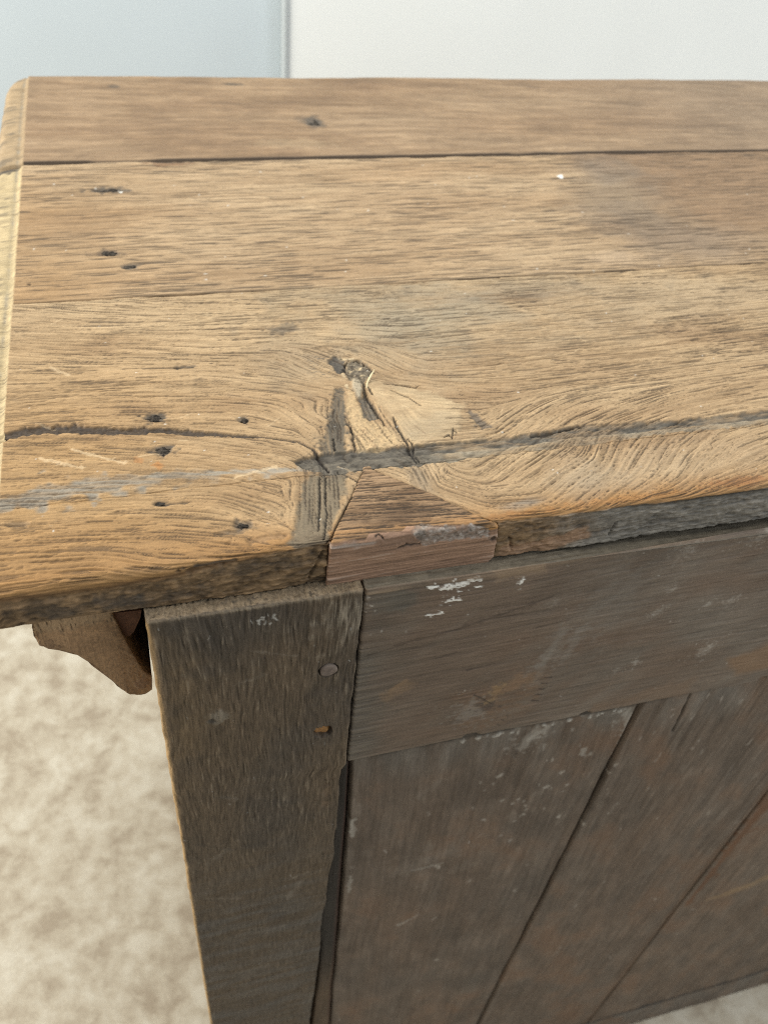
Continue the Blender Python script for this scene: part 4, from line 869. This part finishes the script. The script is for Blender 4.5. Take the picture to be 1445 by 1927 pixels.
P, c = back_piece('rail', mr, col, h, M_BACKH, .02, rl=.0008, rr=.0002, thick=.022)
rail = finish('rail', P, c, ZB, M_BACKH)
# rail goes on beyond the picture
rx = box('rail', XR1+.0004, 1.10, YF, YF+.022, ZB+ZRB, ZB, M_FAR, root)

# ---- panel boards
ZPT = ZB+ZRB+.012               # tops run up behind the rail
def panel_board(x0, x1, zlo, seed, base, left_recess, dx=.0009, dt=.0017, z_hi=ZPT, extra=None):
    mq = Map(x0, x1, zlo-z_hi, 0.0005, dx, dt)
    X, T = mq.X, mq.T
    mq.ang = np.full_like(X, math.pi/2)+.06*vn(X, T, .03, .08, seed, 2)
    src = rng.standard_normal(X.shape).astype(np.float32)
    fib = mq.walk(src, 14, 'mean'); fib /= fib.std(); fib2 = mq.walk(blur(src, 3), 24, 'mean'); fib2 /= fib2.std()
    lo = vn(X, T, .05, .12, seed+1, 3); lo2 = vn(X, T, .014, .03, seed+2, 3); sm = vn(X, T, .012, .05, seed+3, 3)
    col = np.broadcast_to(np.array(base, np.float32), X.shape+(3,)).copy()
    col = mix(col, (0.155, 0.132, 0.110), np.clip(.2+.45*sm, 0, .7)); col = mix(col, (0.155, 0.105, 0.072), np.clip(.6*lo-.05, 0, .7)); col = mix(col, (0.075, .062, .052), np.clip(-.55*lo-.15, 0, .6))
    col *= (1+.05*np.clip(fib, -2, 2)+.05*np.clip(fib2, -2, 2))[..., None]*.9
    m_ = ss(.45, .85, lo2+.15*fib2)*ss(-.55, -.05, T); col = mix(col, (0.22, .195, .165), m_*.3)
    col = mix(col, (0.150, 0.142, 0.128), ss(-.075, -.005, T)*np.clip(.35+.6*sm+.3*lo2, 0, .7)); l3 = vn(X+T*.35, T, .022, .035, seed+4, 4); l4 = vn(X+T*.35, T, .007, .012, seed+5, 3); l5 = vn(X+T*.35, T, .06, .10, seed+6, 3); col *= (1+.24*l3+.12*l4)[..., None]; col = mix(col, (.145, .086, .052), np.clip(.7*l3+.5*l5-.1, 0, .6)); col = mix(col, (.06, .056, .05), np.clip(-.6*l5-.15, 0, .5))
    r = random.Random(seed)
    for k in range(16):
        x, t = r.uniform(x0, x1), -r.random()**1.3*.6-.015; an = math.pi/2+r.gauss(0, .5); l = r.uniform(.001, .006)
        m_ = mq.stroke([(x, t), (x+l*math.cos(an), t+l*math.sin(an))], r.uniform(.0005, .0013), .9, .8, .003, seed+10+k); col = mix(col, (0.42, .40, .36), m_*r.uniform(.15, .5))
    h = .00006*np.clip(fib, -2, 2)+.00010*np.clip(fib2, -2, 2)+.0008*lo*.5
    if extra: col, h = extra(mq, X, T, col, h, lo2)
    tv = .012+((YP if left_recess else YP-.0022)-YF)*1.62; seam_shade = ss(-tv-.0034, -tv-.0006, T+.0008*vn(X, T, .006, .006, seed+7, 2))*np.clip(.75+.5*vn(X, T, .012, .01, seed+8, 3), .2, 1)*ss(.34, .25, X) if z_hi == ZPT else ss(-.0045, -.0012, T+.001*vn(X, T, .02, .01, seed+7, 2))*.8  # dark line along the seam: shade of the gap painted into the colour
    col = mix(col, (.022, .019, .016), np.clip(seam_shade, 0, .9))*np.array((1.04, .98, .91), np.float32)
    Y0 = YP if left_recess else YP-.0022
    kw = {}
    if left_recess:
        ed = np.array([(pY(*q, YP)[1]-z_hi, pY(*q, YP)[0]) for q in PANEL_PX])[::-1]
        kw['xl'] = lambda t: np.interp(t, ed[:, 0], ed[:, 1])
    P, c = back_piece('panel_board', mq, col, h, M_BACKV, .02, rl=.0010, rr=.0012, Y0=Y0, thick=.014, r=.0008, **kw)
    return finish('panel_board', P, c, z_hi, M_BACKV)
PANEL_PX = [(662.6, 1425), (662.6, 1441), (658.5, 1537), (651.7, 1578), (649, 1646), (642, 1728), (638, 1764), (628, 1851), (624, 1920), (610, 2150)]
YB2 = YP-.0022
XJ = [pY(655, 1560, YP)[0], (pY(1145, 1449, YB2)[0]+pY(904, 1927, YB2)[0])/2, (pY(1443, 1502, YB2)[0]+pY(1104, 1924, YB2)[0])/2]
ZLO = (pY(1156, 1917, YB2)[1]+pY(1445, 1819, YB2)[1])/2
def bpp(x, y): X, z = pY(x, y, YP); return X, z-ZPT
def ex1(mq, X, T, col, h, lo2):
    # crumbs of plaster under the rail and a pale scrape beside the gap
    for k, (a, b, wd, am) in enumerate((((985, 1405), (1010, 1375), .004, .45), ((1000, 1390), (1030, 1370), .002, .6), ((1150, 1440), (1190, 1345), .0016, .6), ((1180, 1340), (1185, 1370), .003, .6), ((1095, 1420), (1100, 1410), .0015, .6), ((662, 1545), (664, 1575), .0014, .7), ((770, 1640), (830, 1625), .001, .35), ((745, 1742), (780, 1725), .0012, .5), ((650, 1680), (655, 1650), .0008, .5), ((750, 1640), (850, 1600), .008, .12))):
        m_ = mq.stroke([bpp(*a), bpp(*b)], wd, .9, .9, .003, 800+k); col = mix(col, (0.34, .33, .30), m_*am)
    r = random.Random(5)
    for k in range(22):
        x = r.uniform(.15, .258); m_ = mq.blob(x, -.0235-r.random()*.0030, r.uniform(.0006, .0020), r.uniform(.0006, .0014), .5, .5, .002, 820+k); col = mix(col, (0.52, .52, .49), m_*.7); h = h+m_*.0006
    for k in range(34):
        x, t = r.uniform(.17, .255), -r.random()*.16-.015; m_ = mq.blob(x, t, r.uniform(.0005, .0015), r.uniform(.0006, .002), .6, .6, .002, 850+k); col = mix(col, (0.40, .385, .35), m_*r.uniform(.3, .7))
    return col, h
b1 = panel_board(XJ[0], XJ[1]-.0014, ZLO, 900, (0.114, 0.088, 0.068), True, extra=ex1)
def ex2(mq, X, T, col, h, lo2):
    m_ = mq.stroke([bpp(1295, 1300), bpp(1283, 1330), bpp(1262, 1372)], [.0008, .0009, .0004], .5, .5, .004, 930); col = mix(col, BLACK, m_*.8); h = h-.0015*m_
    e = ss(XJ[2]-.012, XJ[2]-.001, X+.004*lo2); col = mix(col, (0.10, .055, .028), e*.55)
    r = random.Random(9)
    for k in range(22):
        x, t = r.uniform(XJ[1], .34), -r.random()*.2-.015; m_ = mq.blob(x, t, r.uniform(.0005, .0014), r.uniform(.0008, .003), .6, .6, .002, 940+k); col = mix(col, (0.40, .38, .34), m_*r.uniform(.25, .6))
    return col, h
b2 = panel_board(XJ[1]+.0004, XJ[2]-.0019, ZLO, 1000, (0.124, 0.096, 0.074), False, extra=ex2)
def ex3(mq, X, T, col, h, lo2):
    m_ = mq.stroke([bpp(1330, 1690), bpp(1400, 1665), bpp(1470, 1635)], [.002, .006, .008], .9, .7, .01, 960); col = mix(col, (0.26, .185, .105), m_*.6)
    m_ = mq.stroke([bpp(1440, 1505), bpp(1360, 1610), bpp(1290, 1700)], [.006, .004, .003], .8, .8, .006, 961); col = mix(col, (0.12, .05, .018), m_*.7)
    return col, h
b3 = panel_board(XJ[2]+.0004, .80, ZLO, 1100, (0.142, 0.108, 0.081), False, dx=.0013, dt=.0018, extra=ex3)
def exb(mq, X, T, col, h, lo2): return col, h
bb = panel_board(.0815, 1.09, ZF+.0005, 1200, (0.145, 0.118, 0.094), False, dx=.0028, dt=.0016, z_hi=ZLO-.0045, extra=exb); bb.name = 'bottom_rail'; bb.data.name = 'bottom_rail'
# inner strip seen in the gap beside the stile, and the dark inside of the carcass
YI = YF+.0085
LB = [(640, 1425), (630, 1500), (610, 1650), (600, 1728), (604, 1775), (602, 1812), (594, 1881), (588, 1927), (566, 2150)]
RB = [(656.5, 1425), (655.5, 1441), (651, 1520), (645, 1600), (641, 1650), (635.5, 1728), (631, 1790), (625, 1851), (620, 1927), (606, 2150)]
zb = np.linspace(pY(650, 1430, YI)[1], -1.13, 420); ub = np.linspace(0, 1, 26)
def edge_at(px): e = np.array([pY(*q, YI) for q in px]); o = np.argsort(e[:, 1]); return np.interp(zb, e[o, 1], e[o, 0])
gxb = edge_at(LB)[:, None]*(1-ub)+edge_at(RB)[:, None]*ub; zz = np.repeat(zb[:, None], 26, 1)
nb = vn(gxb, zz, .0012, .03, 1400, 3); nb2 = vn(gxb, zz, .008, .03, 1401, 3)
bc = np.array((0.015, 0.012, 0.010), np.float32)*(1+.25*nb+.3*nb2)[..., None]  # near-black upper part: shade of the gap painted into the strip
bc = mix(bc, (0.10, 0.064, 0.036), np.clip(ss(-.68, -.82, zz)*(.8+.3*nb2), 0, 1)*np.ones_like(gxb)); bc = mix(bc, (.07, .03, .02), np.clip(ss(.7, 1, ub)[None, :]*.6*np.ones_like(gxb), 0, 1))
PB = np.stack([gxb, YI+.0012*(1-np.exp(-ub*10)-np.exp(-(1-ub)*10))[None, :]*-1+0*gxb+.0003*nb, zz+CAM_H], -1)
bkl = PB[:, :1].copy(); bkl[..., 1] += .02; bkr = PB[:, -1:].copy(); bkr[..., 1] += .02
grid_mesh('batten', np.concatenate([bkl, PB, bkr], 1).astype(np.float32), np.concatenate([bc[:, :1], bc, bc[:, -1:]], 1), M_BACKV, root)
box('panel_board', .802, 1.09, YP, YP+.014, ZLO, ZPT, M_FAR, root)
box('side_panel', -.0105, .010, YF+.031, .775, ZF, ZB-.0003, M_DARK, root)
box('side_panel', 1.075, 1.10, YF+.031, .775, ZF, ZB-.0003, M_DARK, root)
box('front_panel', -.0105, 1.10, .776, .796, ZF, ZB-.0003, M_DARK, root)

# ---- cornice moulding under the overhang at the left end
YM = .2475
prof = [pY(x, y, YM) for x, y in ((58, 1140), (60.5, 1172), (62, 1188), (67, 1202), (74, 1211), (82, 1216), (98, 1220), (117, 1223), (134, 1228), (150, 1235), (164, 1243), (178, 1253), (194, 1266), (210, 1280), (221, 1290), (232, 1299), (245, 1305), (262, 1307), (276, 1304), (286, 1298), (285, 1272), (270, 1262), (252, 1232), (228, 1190), (203, 1140))]
def catmull(p, n):
    out = []
    for k in range(len(p)-1):
        p0, p1, p2, p3 = p[max(k-1, 0)], p[k], p[k+1], p[min(k+2, len(p)-1)]
        for q in range(n):
            u = q/n; out.append(tuple(.5*(2*p1[i]+(p2[i]-p0[i])*u+(2*p0[i]-5*p1[i]+4*p2[i]-p3[i])*u*u+(3*p1[i]-p0[i]-3*p2[i]+p3[i])*u**3) for i in (0, 1)))
    return out+[p[-1]]
outer = catmull(prof[:20], 6); inner = prof[20:]
prof = outer+inner
prof = [(x, min(z, ZB-.0004)) for x, z in prof]
bm = bmesh.new()
r = random.Random(3)
secs = []
for yy in (YM, YM+.002, YM+.05, .80):
    secs.append([bm.verts.new((x+r.gauss(0, .00015), yy+(r.gauss(0, .0004) if yy < YM+.001 else 0), z+CAM_H)) for x, z in prof])
n = len(prof)
for a, b in zip(secs, secs[1:]):
    for q in range(n): bm.faces.new((a[q], a[(q+1) % n], b[(q+1) % n], b[q]))
f1 = bm.faces.new(secs[0]); f2 = bm.faces.new(secs[-1][::-1])
bmesh.ops.triangulate(bm, faces=[f1, f2])
mould = bm_obj('cornice_moulding', bm, M_RAW, root)
# its sawn end, as a finer skin
def resample(p, n):
    p = np.array(p); d = np.r_[0, np.cumsum(np.hypot(*np.diff(p, axis=0).T))]; u = np.linspace(0, d[-1], n); return np.stack([np.interp(u, d, p[:, 0]), np.interp(u, d, p[:, 1])], 1)
O_ = resample(outer, 150); I_ = resample(prof[::-1][:len(inner)], 150); V_ = np.linspace(0.004, .996, 90)[:, None, None]
G = O_[None]*(1-V_)+I_[None]*V_; Xg, Zg = G[..., 0], G[..., 1]
n1 = vn(Xg, Zg, .0012, .0012, 1300, 3); n2_ = vn(Xg, Zg, .008, .008, 1301, 3); ch = vn(Xg, Zg, .0009, .006, 1302, 2)
gc = np.array((0.27, 0.165, 0.085), np.float32)*(1+.28*n1+.22*n2_)[..., None]
zt = pY(130, 1178, YM)[1]; tb = ss(-.003, .002, Zg-zt+.002*ch+.0015*n2_); gc = mix(gc, (0.30, .205, .115), tb*.8); gc = mix(gc, (0.04, .03, .02), tb*ss(.45, .85, ch)*.8)
le = np.exp(-V_[..., 0]*14)*np.ones_like(Xg); gc = mix(gc, (0.32, .20, .09), le*np.clip(.5+.6*n2_, 0, 1)*.7)
fl = 1-ss(.7, 1.2, np.hypot(Xg-pY(268, 1285, YM)[0], Zg-pY(268, 1285, YM)[1])/.0042*(1+.3*n2_)); gc = mix(gc, (0.17, .10, .06), fl*.6)
GB = np.stack([Xg, np.full_like(Xg, YM-.0006), np.minimum(Zg, ZB-.0004)+CAM_H], -1)
GB[..., 1] += .00035*n1+.0004*n2_-.0006*fl+.0006*tb*ss(.3, .8, ch)+.0008*np.exp(-V_[..., 0]/.02)+.0006*np.exp(-(1-V_[..., 0])/.02)
GB[..., 1] += 0
grid_mesh('sawn_end', GB.astype(np.float32), gc, M_BACKV, mould)
# broken glue block wedged above the moulding
bm = bmesh.new(); g = [pY(x, y, YM+.004) for x, y in ((208, 1150), (266, 1146), (264, 1160), (256, 1164), (258, 1172), (246, 1176), (252, 1186), (244, 1194), (232, 1192))]
a = [bm.verts.new((x, YM+.003+r.gauss(0, .0006), min(z, ZB-.0004)+CAM_H)) for x, z in g]; b = [bm.verts.new((x, YM+.03, min(z, ZB-.0004)+CAM_H)) for x, z in g]
for q in range(len(g)): bm.faces.new((a[q], a[(q+1) % len(g)], b[(q+1) % len(g)], b[q]))
bmesh.ops.triangulate(bm, faces=[bm.faces.new(a), bm.faces.new(b[::-1])])
M_BLOCK = wood_mat('glue_block_wood', (700, 700, 700), attr=False, base=(0.20, 0.105, 0.066), dark=(0.10, 0.05, 0.03), rough=.8, spec=.15, bump=.5)
bm_obj('glue_block', bm, M_BLOCK, root)
